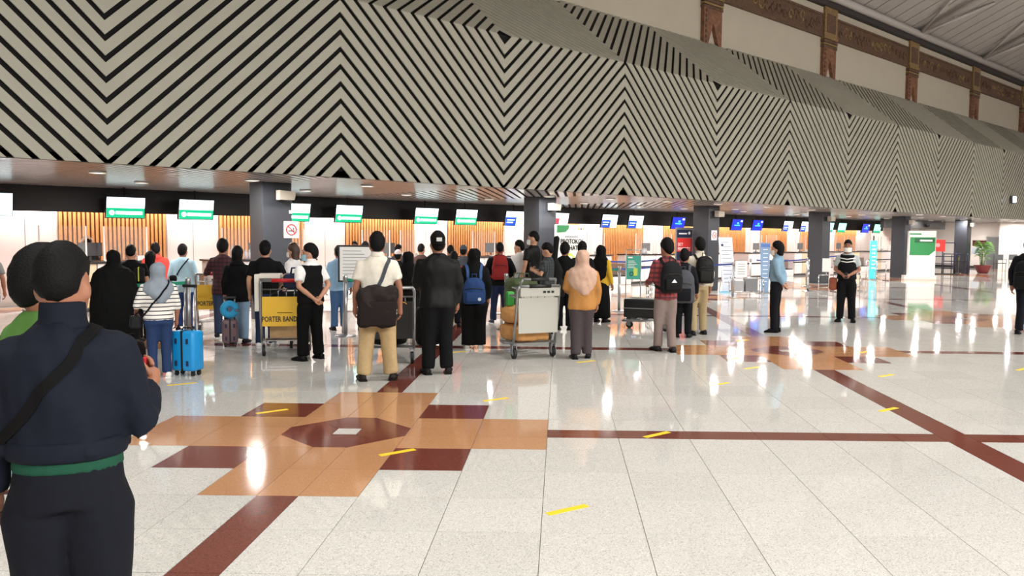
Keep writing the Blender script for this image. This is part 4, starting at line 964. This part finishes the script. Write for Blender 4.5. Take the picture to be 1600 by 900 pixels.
def hardcase(label, loc, rz, wx, wy, hz, rgb, handle=.0, lying=False):
    t = thing('suitcase', label, 'suitcase', loc, rz); m_ = mat('shell_%d_%d_%d' % rgb, rgb, .35)
    z0 = .06 if not lying else 0
    MB().bbox(-wx / 2, wx / 2, -wy / 2, wy / 2, z0, z0 + hz, .035).build('shell', m_, t, True)
    if not lying:
        MB().box(-.012, .012, -wy / 2 - .004, wy / 2 + .004, z0 + .0, z0 + hz + .003).build('zip_seam', BLACK, t)
        for sx in (-1, 1):
            for sy in (-1, 1):
                wb = MB().disc((sx * (wx / 2 - .04) - .012, sy * (wy / 2 - .05), .027), .027, .024, 'x', 14).build('wheel', RUBBER, t); MB().box(sx * (wx / 2 - .04) - .018, sx * (wx / 2 - .04) + .018, sy * (wy / 2 - .05) - .015, sy * (wy / 2 - .05) + .015, .03, .065).build('caster', BLACK, wb)
        for q in (.2, .75):
            for s in (-1, 1): MB().bbox(s * wx * .25 - .014, s * wx * .25 + .014, -wy / 2 - .012, -wy / 2, z0 + hz * q - .03, z0 + hz * q + .03, .004).build('buckle', NAVY, t)
        for s in (-1, 1): MB().tube([(s * .07, wy * .28, z0 + hz), (s * .07, wy * .28, z0 + hz + handle)], .010, 8).build('handle_tube', STEEL, t, True)
        MB().bbox(-.09, .09, wy * .28 - .018, wy * .28 + .018, z0 + hz + handle, z0 + hz + handle + .035, .01).build('handle_grip', BLACK, t)
        MB().tube([(-.07, 0, z0 + hz), (-.05, 0, z0 + hz + .03), (.05, 0, z0 + hz + .03), (.07, 0, z0 + hz)], .01, 6).build('carry_handle', BLACK, t, True)
    else:
        MB().box(-wx / 2 - .004, wx / 2 + .004, -wy / 2 - .004, wy / 2 + .004, hz * .5 - .008, hz * .5 + .008).build('zip_seam', STEEL, t)
        for s in (-1, 1): MB().sphere((s * wx * .46, -wy * .5, hz * .85), .025, 6).build('corner_guard', GREYP, t, True)
        MB().tube([(-.1, -wy / 2, hz * .6), (-.08, -wy / 2 - .04, hz * .6), (.08, -wy / 2 - .04, hz * .6), (.1, -wy / 2, hz * .6)], .012, 6).build('carry_handle', BLACK, t, True)
    return t

# ---- baggage trolley: handle at y = 0, platform runs forward (+y)
def trolley(label, x, y, rz, board, text_lines=(), inkm=INK, frame=None, hh=1.0, panel=(.42, .82)):
    fr_ = frame or STEEL; t = thing('baggage_trolley', label, 'trolley', (x, y, 0), rz); w2 = .31
    for s in (-1, 1):
        MB().tube([(s * w2, .12, .2), (s * w2, .03, .55), (s * w2, -.02, hh - .06), (s * w2 * .94, -.06, hh)], .019, 8).build('upright', fr_, t, True)
        MB().tube([(s * w2, .1, .22), (s * w2 * .9, .55, .17), (s * w2 * .55, .95, .15)], .019, 8).build('side_rail', fr_, t, True)
    MB().tube([(-w2 * .94, -.06, hh), (w2 * .94, -.06, hh)], .021, 10).build('push_bar', fr_, t, True)
    MB().tube([(-.16, -.062, hh), (.16, -.062, hh)], .026, 10).build('grip', REDINK if inkm is INK else BLACK, t, True)
    MB().tube([(-w2 * .55, .95, .15), (w2 * .55, .95, .15)], .019, 8).build('nose_rail', fr_, t, True)
    for k in range(5):
        q = .2 + k * .17; ww = w2 * (1 - .12 * k * .8); MB().box(-ww, ww, q - .04, q + .04, .195 - k * .012, .205 - k * .012).build('platform_slat', fr_, t)
    b = MB().bbox(-w2 + .02, w2 - .02, -.02, -.005, panel[0], panel[1], .004).build('sign_board', board, t)
    for s_, sz_, zz, mt in text_lines: text(s_, sz_, mt, b, (0, -.023, zz), sx=.68, bold=.002)
    # top basket
    bz = hh - .16
    MB().tube([(-w2, 0, bz), (-w2, .26, bz + .02), (w2, .26, bz + .02), (w2, 0, bz)], .011, 6).build('basket_rim', fr_, t, True)
    for k in range(5): q = -w2 + .1 + k * .105; MB().tube([(q, 0, bz - .08), (q, .22, bz - .07), (q, .26, bz + .02)], .006, 5).build('basket_wire', fr_, t, True)
    for sx, yy, r in ((-1, .16, .075), (1, .16, .075), (0, .88, .065)):
        wx = sx * (w2 - .02)
        wh = MB().disc((wx - .018, yy - .02, r), r, .036, 'x', 18).build('wheel', RUBBER, t); MB().disc((wx - .021, yy - .02, r), r * .45, .042, 'x', 12).build('hub', GREYP, wh)
        MB().box(wx - .034, wx - .022, yy - .05, yy + .03, r - .01, .2).box(wx + .022, wx + .034, yy - .05, yy + .03, r - .01, .2).box(wx - .034, wx + .034, yy - .05, yy + .03, .185, .2).build('caster_fork', fr_, t)
    return t
D = math.radians
SIGNY = mat('porter_yellow', (226, 178, 40), .5); ADB = mat('advert_black', (30, 28, 28), .5); GREYB = mat('pale_grey_board', (176, 174, 164), .5)
PORT = [('PORTER BANDARA', .1, .515, INK), ('______________', .04, .62, INK)]

# ------------------------------------------------------------------ the crowd
near = person('man seen from behind in a navy bomber jacket with a dark green shirt hem', .675, 3.135, 1.64, D(-12), (36, 44, 66), (32, 36, 52), hem=.575, arms=('down', ((.142, -.02, .625), (.145, .088, .69))), fold=.011, bw=1.0, bd=1.15, puffy=1.12, collar=(36, 44, 66), undershirt=(26, 70, 52), vox=.0085, hair='fade', yaw=D(-10), legw=1.25, headscale=1.1, skin=SKIN)
MB().bbox(-.006, .006, -.022, .022, -.04, .04, .004).build('phone', REDINK, label='phone in a red case held by the navy jacket man', cat='phone', loc=local(near, (.212, .231, 1.184)), rz=near.rotation_euler.z)
t = thing('sling_strap', 'dark sling strap running across the back of the navy jacket man', 'strap', local(near, (0, 0, 0)), near.rotation_euler.z)
hug(near, [(.0, .16, 1.12), (.06, .12, 1.28), (.09, .0, 1.36), (.06, -.09, 1.31), (-.02, -.15, 1.2), (-.1, -.15, 1.09), (-.17, -.08, 1.02), (-.18, .02, 1.0), (-.12, .12, 1.02), (.0, .16, 1.12)], .035, cloth((12, 12, 14)), t, name='webbing')
person('man with full black hair and a green shirt standing close beside the navy jacket man', .73, 3.67, 1.63, D(-55), (86, 128, 62), (150, 180, 196), sleeve='short', hair='short', vox=.01, headscale=1.24, yaw=D(-10), bw=.95)
person('man in a grey T-shirt and jeans beyond the green shirt man', 2.2, 14.9, 1.46, D(-5), (112, 112, 112), (112, 130, 150), sleeve='short')
staff1 = person('counter clerk with a white headset in front of the oak slats', 4.75, 19.85, 1.48, D(175), (60, 60, 66), (40, 40, 44), hair='short', vox=.016)
MB().torus((0, 0, 0), .105, .012, 'y', 16, 6, PI).build('headset', WHITEP, None, True, label='white headset band on the counter clerk', cat='headset', loc=local(staff1, (0, 0, 1.42)), rz=staff1.rotation_euler.z)
person('woman in a long flowing black abaya and black headscarf', 3.23, 12.21, 1.42, D(4), robe=(12, 12, 13), scarf=(12, 12, 13), scarf_len=.5, bw=1.35, bd=1.3, hair=None)
bn = person('man in a black T-shirt with a bare neck right behind the abaya woman', 3.75, 13.25, 1.47, D(-8), (16, 16, 18), (24, 24, 30), sleeve='short', hair='crop', skin=SKIN2, bw=1.1)
box_bag('sling_bag', 'small dark bag with a lime stripe on the black T-shirt man', 'bag', local(bn, (.12, -.16, .92)), bn.rotation_euler.z, .16, .08, .22, (40, 34, 38), band=(206, 214, 70), handles=False, r=.03)
person('short dark-haired woman in black between the abaya woman and the striped sweater woman', 4.1, 13.5, 1.36, D(-20), (30, 24, 28), (30, 30, 36), hair='bob')
person('person in a coral red hooded jacket at the counter', 4.85, 15.7, 1.46, D(10), (226, 74, 66), (40, 44, 60), hair='short', hood=True, bw=1.15)
SW = stripes('striped_knit', (226, 222, 216), (40, 40, 48), 22, .26)
st = person('woman in a grey headscarf and a white sweater with thin black stripes', 3.07, 9.87, 1.33, D(6), topmat=SW, bottom=(38, 56, 92), shoes=(220, 216, 208), scarf=(134, 144, 154), scarf_len=.72, hair=None, bw=1.12, bd=1.1, hem=.5, sleeve='mid', legw=.95, arms=(((.155, -.02, .635), (.165, .085, .575)), 'down'))
bo = (-.235, .06, .575)
bg = box_bag('crossbody_bag', 'small dark crossbody bag hanging at the striped sweater woman', 'bag', local(st, bo), st.rotation_euler.z, .12, .14, .15, (54, 54, 60), handles=False, r=.03)
hug(st, [(-.225, .02, .71), (-.17, -.08, .76), (-.1, -.12, .84), (.0, -.125, .95), (.07, -.1, 1.05), (.1, .0, 1.12), (.07, .1, 1.03), (-.04, .12, .9), (-.15, .1, .78), (-.225, .09, .71)], .018, cloth((20, 22, 34)), bg, bo)
lb = person('man in a loose pale blue shirt with a thin black strap across his back', 4.89, 14.42, 1.46, D(-12), (164, 196, 212), (34, 56, 104), sleeve='long', hem=.44, hair='short', bw=1.05)
bo = (-.12, -.175, .84)
s = box_bag('sling_bag', 'small black sling bag on the pale blue shirt man', 'bag', local(lb, bo), lb.rotation_euler.z, .11, .08, .1, (20, 20, 26), handles=False, r=.02)
hug(lb, [(-.1, -.13, .93), (-.05, -.12, 1.0), (.02, -.115, 1.1), (.08, -.08, 1.18), (.095, .0, 1.22), (.07, .09, 1.14), (-.03, .11, 1.0), (-.14, .08, .9), (-.17, -.02, .87), (-.14, -.13, .88)], .02, cloth((20, 22, 34)), s, bo)
PL1 = stripes('maroon_plaid', (78, 30, 38), (44, 20, 28), 16, .4, second=(30, 18, 30)); PL2 = stripes('red_plaid', (150, 58, 58), (92, 38, 42), 14, .4, second=(56, 36, 44))
pm = person('man in a maroon plaid shirt resting a hand on a porter trolley', 5.0, 12.95, 1.56, D(-10), topmat=PL1, bottom=(50, 62, 86), sleeve='long', hem=.44, arms=(((.165, .07, .66), (.2, .165, .645)), 'down'), hair='full', shoes=(60, 60, 64))
person('woman in a black hooded jacket and light jeans between the plaid and polo men', 4.93, 12.2, 1.46, D(-14), (18, 17, 20), (130, 156, 180), hem=.43, hair='long', hood=True, legw=1.1, shoes=(26, 26, 28))
po = person('man in a black polo, dark jeans and black cap below the no-smoking plate', 5.05, 11.5, 1.55, D(-6), (16, 16, 18), (36, 48, 76), sleeve='short', hem=.5, arms=('down', 'hip'), cap=((16, 16, 18), 'front'), shoes=(220, 220, 220), bw=1.14, hair='short', skin=SKIN2)
person('woman with long brown hair in a white top behind the porter', 6.0, 12.6, 1.5, D(60), (224, 222, 220), (60, 60, 70), sleeve='short', hair='long', hairmat=HAIRB, skin=SKIN2, mask=MASKW)
person('porter in a black vest over a white shirt with hands clasped behind him', 5.0, 10.01, 1.54, D(38), (228, 226, 224), (16, 16, 18), sleeve='short', vest=(18, 18, 20), hem=.5, arms=('behind', 'behind'), hair='short', yaw=D(40), mask=MASKB, skin=SKIN2, stance=.085, bw=1.12, legw=1.15, collar=(228, 226, 224))
person('counter clerk in a pale shirt behind the tilted notice board', 11.3, 20.0, 1.45, D(170), (196, 190, 186), (40, 40, 44), hair='short', vox=.016, mask=MASKW)
person('man in a light blue shirt and jeans half hidden by the notice board', 6.9, 12.75, 1.46, D(8), (150, 186, 216), (70, 100, 140), sleeve='long', hair='short')
cr = person('man in a cream polo and khaki cargo trousers carrying a big brown bag', 4.88, 8.13, 1.70, D(2), (218, 212, 198), (178, 152, 112), sleeve='short', hem=.53, arms=('down', 'hang'), hair='short', shoes=(52, 42, 36), stance=.09, legw=1.2, bw=1.05, collar=(218, 212, 198), skin=SKIN)
b = box_bag('shoulder_bag', 'big dark brown slouchy bag on the back of the cream polo man', 'bag', local(cr, (-.01, -.235, .64)), cr.rotation_euler.z, .43, .2, .46, (68, 56, 53), r=.07, fold=.03, handles=False, sm=16)
hug(cr, [(.0, -.15, 1.07), (.05, -.13, 1.17), (.09, -.11, 1.3), (.115, -.05, 1.385), (.11, .03, 1.38), (.08, .1, 1.28), (-.02, .125, 1.12), (-.14, .09, 1.0), (-.19, -.02, .98), (-.17, -.13, 1.02)], .042, cloth((70, 76, 82)), b, (-.01, -.235, .64))
MB().bbox(-.2, .2, -.115, -.09, .02, .3, .02).build('flap_pocket', cloth((62, 50, 48)), b, True)
person('person in a white knitted cap standing behind the black headscarf woman', 8.5, 13.4, 1.36, D(-10), (40, 40, 44), (40, 40, 46), cap=((214, 196, 190), 'front'))
person('woman in a black headscarf between the cream polo man and the black cap man', 7.5, 11.5, 1.39, D(-30), (22, 22, 24), (28, 28, 34), scarf=(14, 14, 15), scarf_len=.6, hair=None, bw=1.15)
cp = person('big man in a black jacket, black jeans and a backwards black cap', 5.65, 8.04, 1.71, D(8), (26, 26, 28), (18, 18, 22), hem=.47, arms=('fwd', 'down'), cap=((18, 17, 18), 'back', 1), hair='short', bw=1.2, bd=1.2, legw=1.15, shoes=(34, 32, 32), stance=.065)
person('dark-haired man with a bare neck beyond the black cap man', 9.5, 14.1, 1.47, D(-14), (80, 60, 56), (40, 44, 56), hair='crop', skin=SKIN2)
person('man with short dark hair near the counter beyond the black headscarf woman', 10.1, 15.9, 1.43, D(-40), (60, 62, 70), (44, 46, 54), hair='crop')
person('person in a red jacket partly hidden by the black cap man', 8.75, 11.95, 1.36, D(6), (176, 34, 40), (30, 34, 50), hair='full', bw=1.1)
person('person in a grey cap waiting beyond the blue backpack woman', 9.98, 13.3, 1.45, D(-6), (70, 72, 78), (44, 46, 54), cap=((70, 76, 84), 'front'))
bp = person('woman in a black headscarf and loose black trousers with a blue backpack', 7.29, 9.46, 1.48, D(2), (18, 20, 26), (16, 16, 18), scarf=(14, 14, 15), scarf_len=.7, hair=None, shoes=(196, 190, 180), legw=1.6, bw=1.15, hem=.4)
backpack(bp, 'blue backpack with a round badge on the black headscarf woman', (36, 62, 108), .68, 1.06, .33, .15, .115, strap=(56, 84, 130), badge=(190, 200, 210))
rp = person('man in a black jacket and jeans wearing a red backpack', 9.77, 11.88, 1.53, D(2), (18, 18, 20), (34, 44, 72), hair='crop', bw=1.12, arms=('hip', 'hip'), stance=.08, shoes=(60, 66, 80))
backpack(rp, 'tall red hiking backpack on the black jacket man', (136, 34, 34), .84, 1.3, .31, .18, .12, strap=(150, 44, 40), pocket=(130, 34, 34))
person('man in a white T-shirt looking sideways beside the red backpack man', 10.43, 12.09, 1.57, D(42), (226, 222, 220), (70, 74, 72), sleeve='short', hem=.42, hair='short', yaw=D(35), skin=SKIN2)
person('tall man in a black T-shirt in front of the second column', 10.4, 11.64, 1.75, D(46), (24, 24, 26), (30, 32, 38), sleeve='short', hair='crop', yaw=D(30), skin=SKIN2, mask=MASKW)
pt = person('man in a dark patterned shirt bending over his phone', 9.3, 10.05, 1.55, D(70), topmat=stripes('dark_pattern', (34, 38, 42), (18, 20, 22), 20, .5, second=(60, 66, 70)), bottom=(52, 54, 54), sleeve='short', hem=.42, arms=('phone', 'phone'), hair='short', tilt=-.35, skin=SKIN2)
MB().bbox(-.035, .035, -.005, .005, -.07, .07, .004).build('phone', BLACK, label='black phone held by the man in the dark patterned shirt', cat='phone', loc=local(pt, (.0, .31, 1.15)), rz=pt.rotation_euler.z)
gt = person('person in black carrying a black guitar case on the back', 10.0, 10.35, 1.55, D(-8), (16, 18, 18), (20, 20, 24), hair='full', cap=((20, 20, 22), 'front'))
t = thing('guitar_case', 'black guitar case with a long neck carried upright beside the beige headscarf woman', 'guitar case', local(gt, (-.16, -.17, .55)), gt.rotation_euler.z)
g = MB().ell([(0, .06, .05, 0, 0), (.05, .19, .06, 0, 0), (.2, .22, .065, 0, 0), (.38, .15, .06, 0, 0), (.5, .17, .06, 0, 0), (.62, .12, .055, 0, 0), (.72, .055, .05, .0, 0), (1.0, .05, .045, .03, 0), (1.08, .055, .045, .035, 0), (1.12, .03, .03, .035, 0)], 20)
link('case_body', remeshed(g, 'case_body', cloth((14, 15, 16), .6), .014, 3, .002), t)
hug(gt, [(-.1, -.115, 1.14), (-.1, -.08, 1.24), (-.1, .0, 1.29), (-.11, .09, 1.18), (-.13, .1, 1.02), (-.16, .04, .92), (-.15, -.08, .86), (-.12, -.12, .8)], .035, cloth((20, 20, 22)), t, (-.16, -.17, .55))
person('dark-haired man in black just behind the beige headscarf woman', 10.59, 10.5, 1.56, D(-12), (24, 26, 30), (28, 28, 34), hair='full')
be = person('woman in a beige headscarf, tan top and grey trousers by the sack trolley', 7.86, 7.79, 1.49, D(6), (176, 124, 68), (70, 62, 64), scarf=(192, 158, 138), scarf_len=.66, hair=None, arms=('fwd', 'down'), hem=.45, bw=1.2, bd=1.15, shoes=(26, 24, 26), legw=1.15, stride=.03)
ye = person('woman in a black headscarf and a yellow blouse at the queue rope', 11.46, 10.84, 1.50, D(-30), (206, 164, 50), (20, 20, 24), scarf=(14, 14, 15), scarf_len=.6, hair=None, sleeve='long', hem=.42, skirt=True)
p2 = person('young man in a red plaid shirt and grey trousers standing before the black suitcase trolley', 9.29, 7.48, 1.65, D(22), topmat=PL2, bottom=(134, 118, 112), sleeve='long', hem=.46, arms=('fwd', 'fwd'), hair='full', shoes=(60, 56, 54), yaw=D(18), stride=-.05, stance=.045, skin=SKIN, bw=.95)
backpack(p2, 'black backpack with a white triangle mark on the red plaid man', (34, 34, 38), .88, 1.33, .34, .17, .12, strap=(40, 36, 38), pocket=(28, 28, 32))
MB().prism([(-.04, 0), (.04, 0), (0, .05)], lambda u, v, d: (u, d, v), .003).build('backpack_mark', WHITEINK, label='white triangle mark on the black backpack of the red plaid man', cat='mark', loc=local(p2, (.0, -.318, 1.03)), rz=p2.rotation_euler.z)
bh = person('dark-haired person half hidden between the red plaid man and the cream shirt man', 10.83, 8.34, 1.47, D(-4), (40, 40, 52), (30, 32, 40), hair='full')
backpack(bh, 'grey and navy backpack between the red plaid man and the cream shirt man', (72, 74, 80), .6, 1.14, .4, .26, .12, pocket=(30, 34, 46))
cs = person('man in a cream shirt and khaki trousers wearing a black backpack', 11.31, 8.39, 1.66, D(24), (216, 208, 190), (166, 148, 112), sleeve='long', hem=.5, arms=('fwd', 'down'), hair='full', shoes=(36, 32, 32), stance=.07, stride=.03, skin=SKIN, collar=(216, 208, 190))
backpack(cs, 'black backpack on the cream shirt man', (24, 24, 26), .9, 1.36, .34, .2, .12, pocket=(58, 62, 56))
wo = person('woman in a light blue uniform shirt and black trousers with hands behind her', 12.71, 7.74, 1.61, D(78), (126, 158, 178), (22, 24, 34), hem=.56, arms=('behind', 'behind'), hair='bob', mask=MASKW, skin=SKIN2, shoes=(20, 20, 22), collar=(126, 158, 178), bw=.92)
MB().tube([(0, 0, 0), (.01, .012, -.12), (0, .014, -.3)], .006, 6).build('lanyard', cloth((40, 70, 150)), label='blue lanyard hanging on the woman in light blue uniform', cat='lanyard', loc=local(wo, (0, .115, 1.28)), rz=wo.rotation_euler.z)
of = person('officer facing us in a dark vest over a grey shirt with a white mask', 15.40, 7.78, 1.65, D(176), (172, 178, 178), (20, 20, 24), sleeve='short', vest=(30, 32, 38), hem=.53, arms=('front', 'front'), hair='crop', mask=MASKW, skin=SKIN, shoes=(20, 20, 22), stance=.07, legw=1.1, collar=(30, 32, 38))
for z in (1.28, 1.22): MB().tube([(-.155, .06, z + .01), (-.09, .12, z), (0, .14, z - .015), (.09, .12, z), (.155, .06, z + .01)], .011, 6).build('reflective_band', WHITEP, of, True)
MB().bbox(-.03, .03, -.006, .006, -.06, .06, .004).build('phone', BLACK, label='dark phone in the hands of the vested officer', cat='phone', loc=local(of, (0, .265, .95)), rz=of.rotation_euler.z)
bo = (.262, -.01, .63)
b = box_bag('hip_bag', 'round brown leather bag on the hip of the vested officer', 'bag', local(of, bo), of.rotation_euler.z, .16, .16, .26, (140, 78, 58), r=.06, handles=False)
hug(of, [(.24, -.05, .87), (.19, -.09, 1.0), (.13, -.12, 1.14), (.11, -.08, 1.28), (.1, .0, 1.37), (.1, .08, 1.26), (.13, .11, 1.12), (.18, .07, .99), (.24, .03, .87)], .016, cloth((16, 16, 18)), b, bo)
rm = person('man in a dark jacket and navy trousers walking with a black backpack', 16.15, 4.72, 1.72, D(-14), (30, 36, 48), (22, 26, 42), hem=.5, hair='short', arms=('hang', 'hang'), stride=.09, stance=.04, shoes=(24, 24, 28), bw=1.12)
backpack(rm, 'black backpack on the man walking along the right side of the hall', (22, 24, 30), .82, 1.32, .36, .2, .12)
# heads of more travellers deeper in the queue
for x, y, h, rel, tp, hr, lab in [(3.2, 15.6, 1.44, 0, (60, 60, 66), 'short', 'dark-haired traveller in grey close to the oak slats'),
                                  (8.9, 15.3, 1.5, -10, (120, 130, 150), 'short', 'traveller in a blue-grey shirt beyond the cream polo man'),
                                  (10.6, 14.6, 1.42, 20, (36, 36, 40), 'full', 'traveller in black at the counter beyond the red jacket person'),
                                  (12.4, 12.3, 1.4, 60, (214, 196, 190), 'short', 'traveller in a pale top near the counter rope beyond the yellow blouse woman')]:
    person(lab, x, y, h, D(rel), tp, (40, 44, 54), hair=hr, vox=.017)

# ------------------------------------------------------------------ luggage and trolleys
def vdir(x, y, rel): return math.atan2(y, x) + rel - PI / 2
bs = hardcase('bright blue hard-shell cabin suitcase with a raised handle', (3.37, 9.84, 0), vdir(3.4, 9.8, D(-38)), .3, .2, .47, (20, 140, 205), .5)
t1 = trolley('porter trolley with a yellow board next to the maroon plaid man', *local(pm, (-.17, .37, 0))[:2], pm.rotation_euler.z, SIGNY, PORT)
t2 = trolley('porter trolley with a yellow board beside the porter', 4.85, 10.45, vdir(4.85, 10.5, D(-6)), SIGNY, PORT, hh=1.04)
c = MB().bbox(-.24, .24, -.17, .17, 0, .24, .015).build('cardboard_box', mat('cardboard', (186, 150, 108), .8, var=.08), label='brown cardboard box on the trolley beside the porter', cat='box', loc=local(t2, (0, .5, .215)), rz=t2.rotation_euler.z)
box_bag('duffel_bag', 'dark duffel on the box of the porter trolley', 'bag', local(t2, (0, .5, .457)), t2.rotation_euler.z, .5, .3, .4, (36, 38, 52), r=.1)
MB().bbox(-.3, .1, -.12, .12, 0, .42, .03).build('foam_box', mat('foam_white', (216, 210, 198), .8), label='cream foam box leaning on the left of the porter trolley', cat='box', loc=local(t2, (-.1, .26, .9)), rz=t2.rotation_euler.z) if False else None
fb = thing('foam_cover', 'cream foam cover hung over the left corner of the porter trolley', 'cover', local(t2, (-.36, .16, .62)), t2.rotation_euler.z)
MB().bbox(-.03, .03, -.14, .2, 0, .5, .012).build('side_flap', mat('foam_white', (216, 210, 198), .8), fb); MB().bbox(-.03, .3, -.1, .2, .44, .5, .012).build('top_flap', MATS['foam_white'], fb)
box_bag('duffel_bag', 'navy rucksack lying on the basket of the porter trolley', 'bag', local(t2, (.135, .16, .91)), t2.rotation_euler.z, .34, .24, .22, (40, 46, 70), r=.08)
# neck pillow on a pink suitcase
ps = hardcase('small dusty pink suitcase beside the light jeans woman', (4.68, 11.9, 0), vdir(4.68, 11.9, 0), .22, .18, .34, (112, 86, 90), .3)
np_ = thing('neck_pillow', 'fluffy sky blue neck pillow hung on the pink suitcase', 'neck pillow', local(ps, (0, -.012, .548)), ps.rotation_euler.z)
link('cushion', remeshed(MB().torus((0, 0, 0), .085, .05, 'y', 20, 10, 5.9), 'cushion', cloth((60, 160, 210)), .012, 3, .006, (20, 20, 20)), np_)
GOLD = mat('advert_gold', (210, 160, 50), .5)
t3 = trolley('trolley with a black advertising board between the cream polo and black cap men', 5.55, 8.95, vdir(5.55, 8.95, D(2)), ADB, [('mandiri', .13, .70, mat('advert_white', (196, 190, 176), .5)), ('livin', .07, .58, mat('advert_white', (196, 190, 176), .5))], BLACK, panel=(.34, .82))
MB().torus((.06, -.024, .785), .05, .006, 'y', 12, 5, PI, .5).build('gold_wave', GOLD, t3); MB().torus((.16, -.024, .785), .05, .006, 'y', 12, 5, PI, .5).build('gold_wave', GOLD, t3)
box_bag('duffel_bag', 'black duffel lying on the black board trolley', 'bag', local(t3, (0, .5, .215)), t3.rotation_euler.z, .5, .5, .36, (24, 24, 26), r=.1)
t4 = trolley('trolley with a pale grey board loaded with tan sacks', 7.35, 8.12, vdir(7.35, 8.1, D(24)), GREYB, [], BLACK, frame=ALU, panel=(.36, .84))
MB().bbox(-.28, .3, -.06, .02, .86, .98, .01).build('handle_tray', GREYB, t4)
for k in range(3): MB().box(.05 + k * .06, .09 + k * .06, -.064, -.06, .905, .935).build('print_mark', INK, t4)
SACK = mat('tan_sack', (196, 142, 84), .75, var=.15, scale=10, bump=.5)
for k, (lx, ly, lz, a, b_, c_) in enumerate([(.02, .3, .215, .5, .26, .2), (-.06, .62, .2, .44, .3, .24), (-.12, .55, .45, .36, .28, .24)]):
    box_bag('sack', ('tan wrapped sack lying lowest behind the grey board', 'tan wrapped sack at the nose of the grey board trolley', 'tan wrapped sack on top of the other sacks')[k], 'sack', local(t4, (lx, ly, lz)), t4.rotation_euler.z + .2 * k, a, b_, c_, None, mt=SACK, r=.1, fold=.016, handles=False, sm=22, group='sacks on the grey trolley')
MB().bbox(-.05, .05, -.05, .05, 0, .2, .02).build('green_parcel', mat('green_plastic', (60, 160, 66), .5), label='bright green parcel standing on the sacks of the grey trolley', cat='parcel', loc=local(t4, (-.2, .52, .692)), rz=t4.rotation_euler.z)
t6 = trolley('trolley beside the man in the dark patterned shirt', 8.45, 9.35, vdir(8.4, 9.4, D(30)), GREYB, [], BLACK, frame=ALU)
box_bag('duffel_bag', 'olive green duffel on the trolley beside the patterned shirt man', 'bag', local(t6, (0, .52, .215)), t6.rotation_euler.z, .5, .4, .78, (72, 84, 54), r=.12, fold=.015)
t5 = trolley('trolley under the big black suitcase beyond the red plaid man', 11.56, 9.06, vdir(11.56, 9.06, D(80)), GREYB, [], BLACK, frame=ALU, hh=.92, panel=(.36, .7))
hardcase('big black hard-shell suitcase lying on a trolley', local(t5, (0, .55, .215)), t5.rotation_euler.z, .5, .74, .34, (22, 24, 24), lying=True)
MB().bbox(-.12, .12, -.1, .1, 0, .3, .01).build('cardboard_box', MATS['cardboard'], label='brown cardboard box on the floor by the red backpack man', cat='box', loc=(9.72, 11.45, 0), rz=.4)
box_bag('travel_bag', 'dark brown travel bag on the floor behind the striped sweater woman', 'bag', (2.85, 10.4, 0), .6, .45, .3, .4, (44, 30, 32), r=.1)
box_bag('duffel_bag', 'black luggage pile beside the blue backpack woman', 'bag', (7.0, 10.2, 0), 1.0, .4, .4, .6, (20, 20, 22), r=.12)

bpy.data.scenes.remove(tmp)
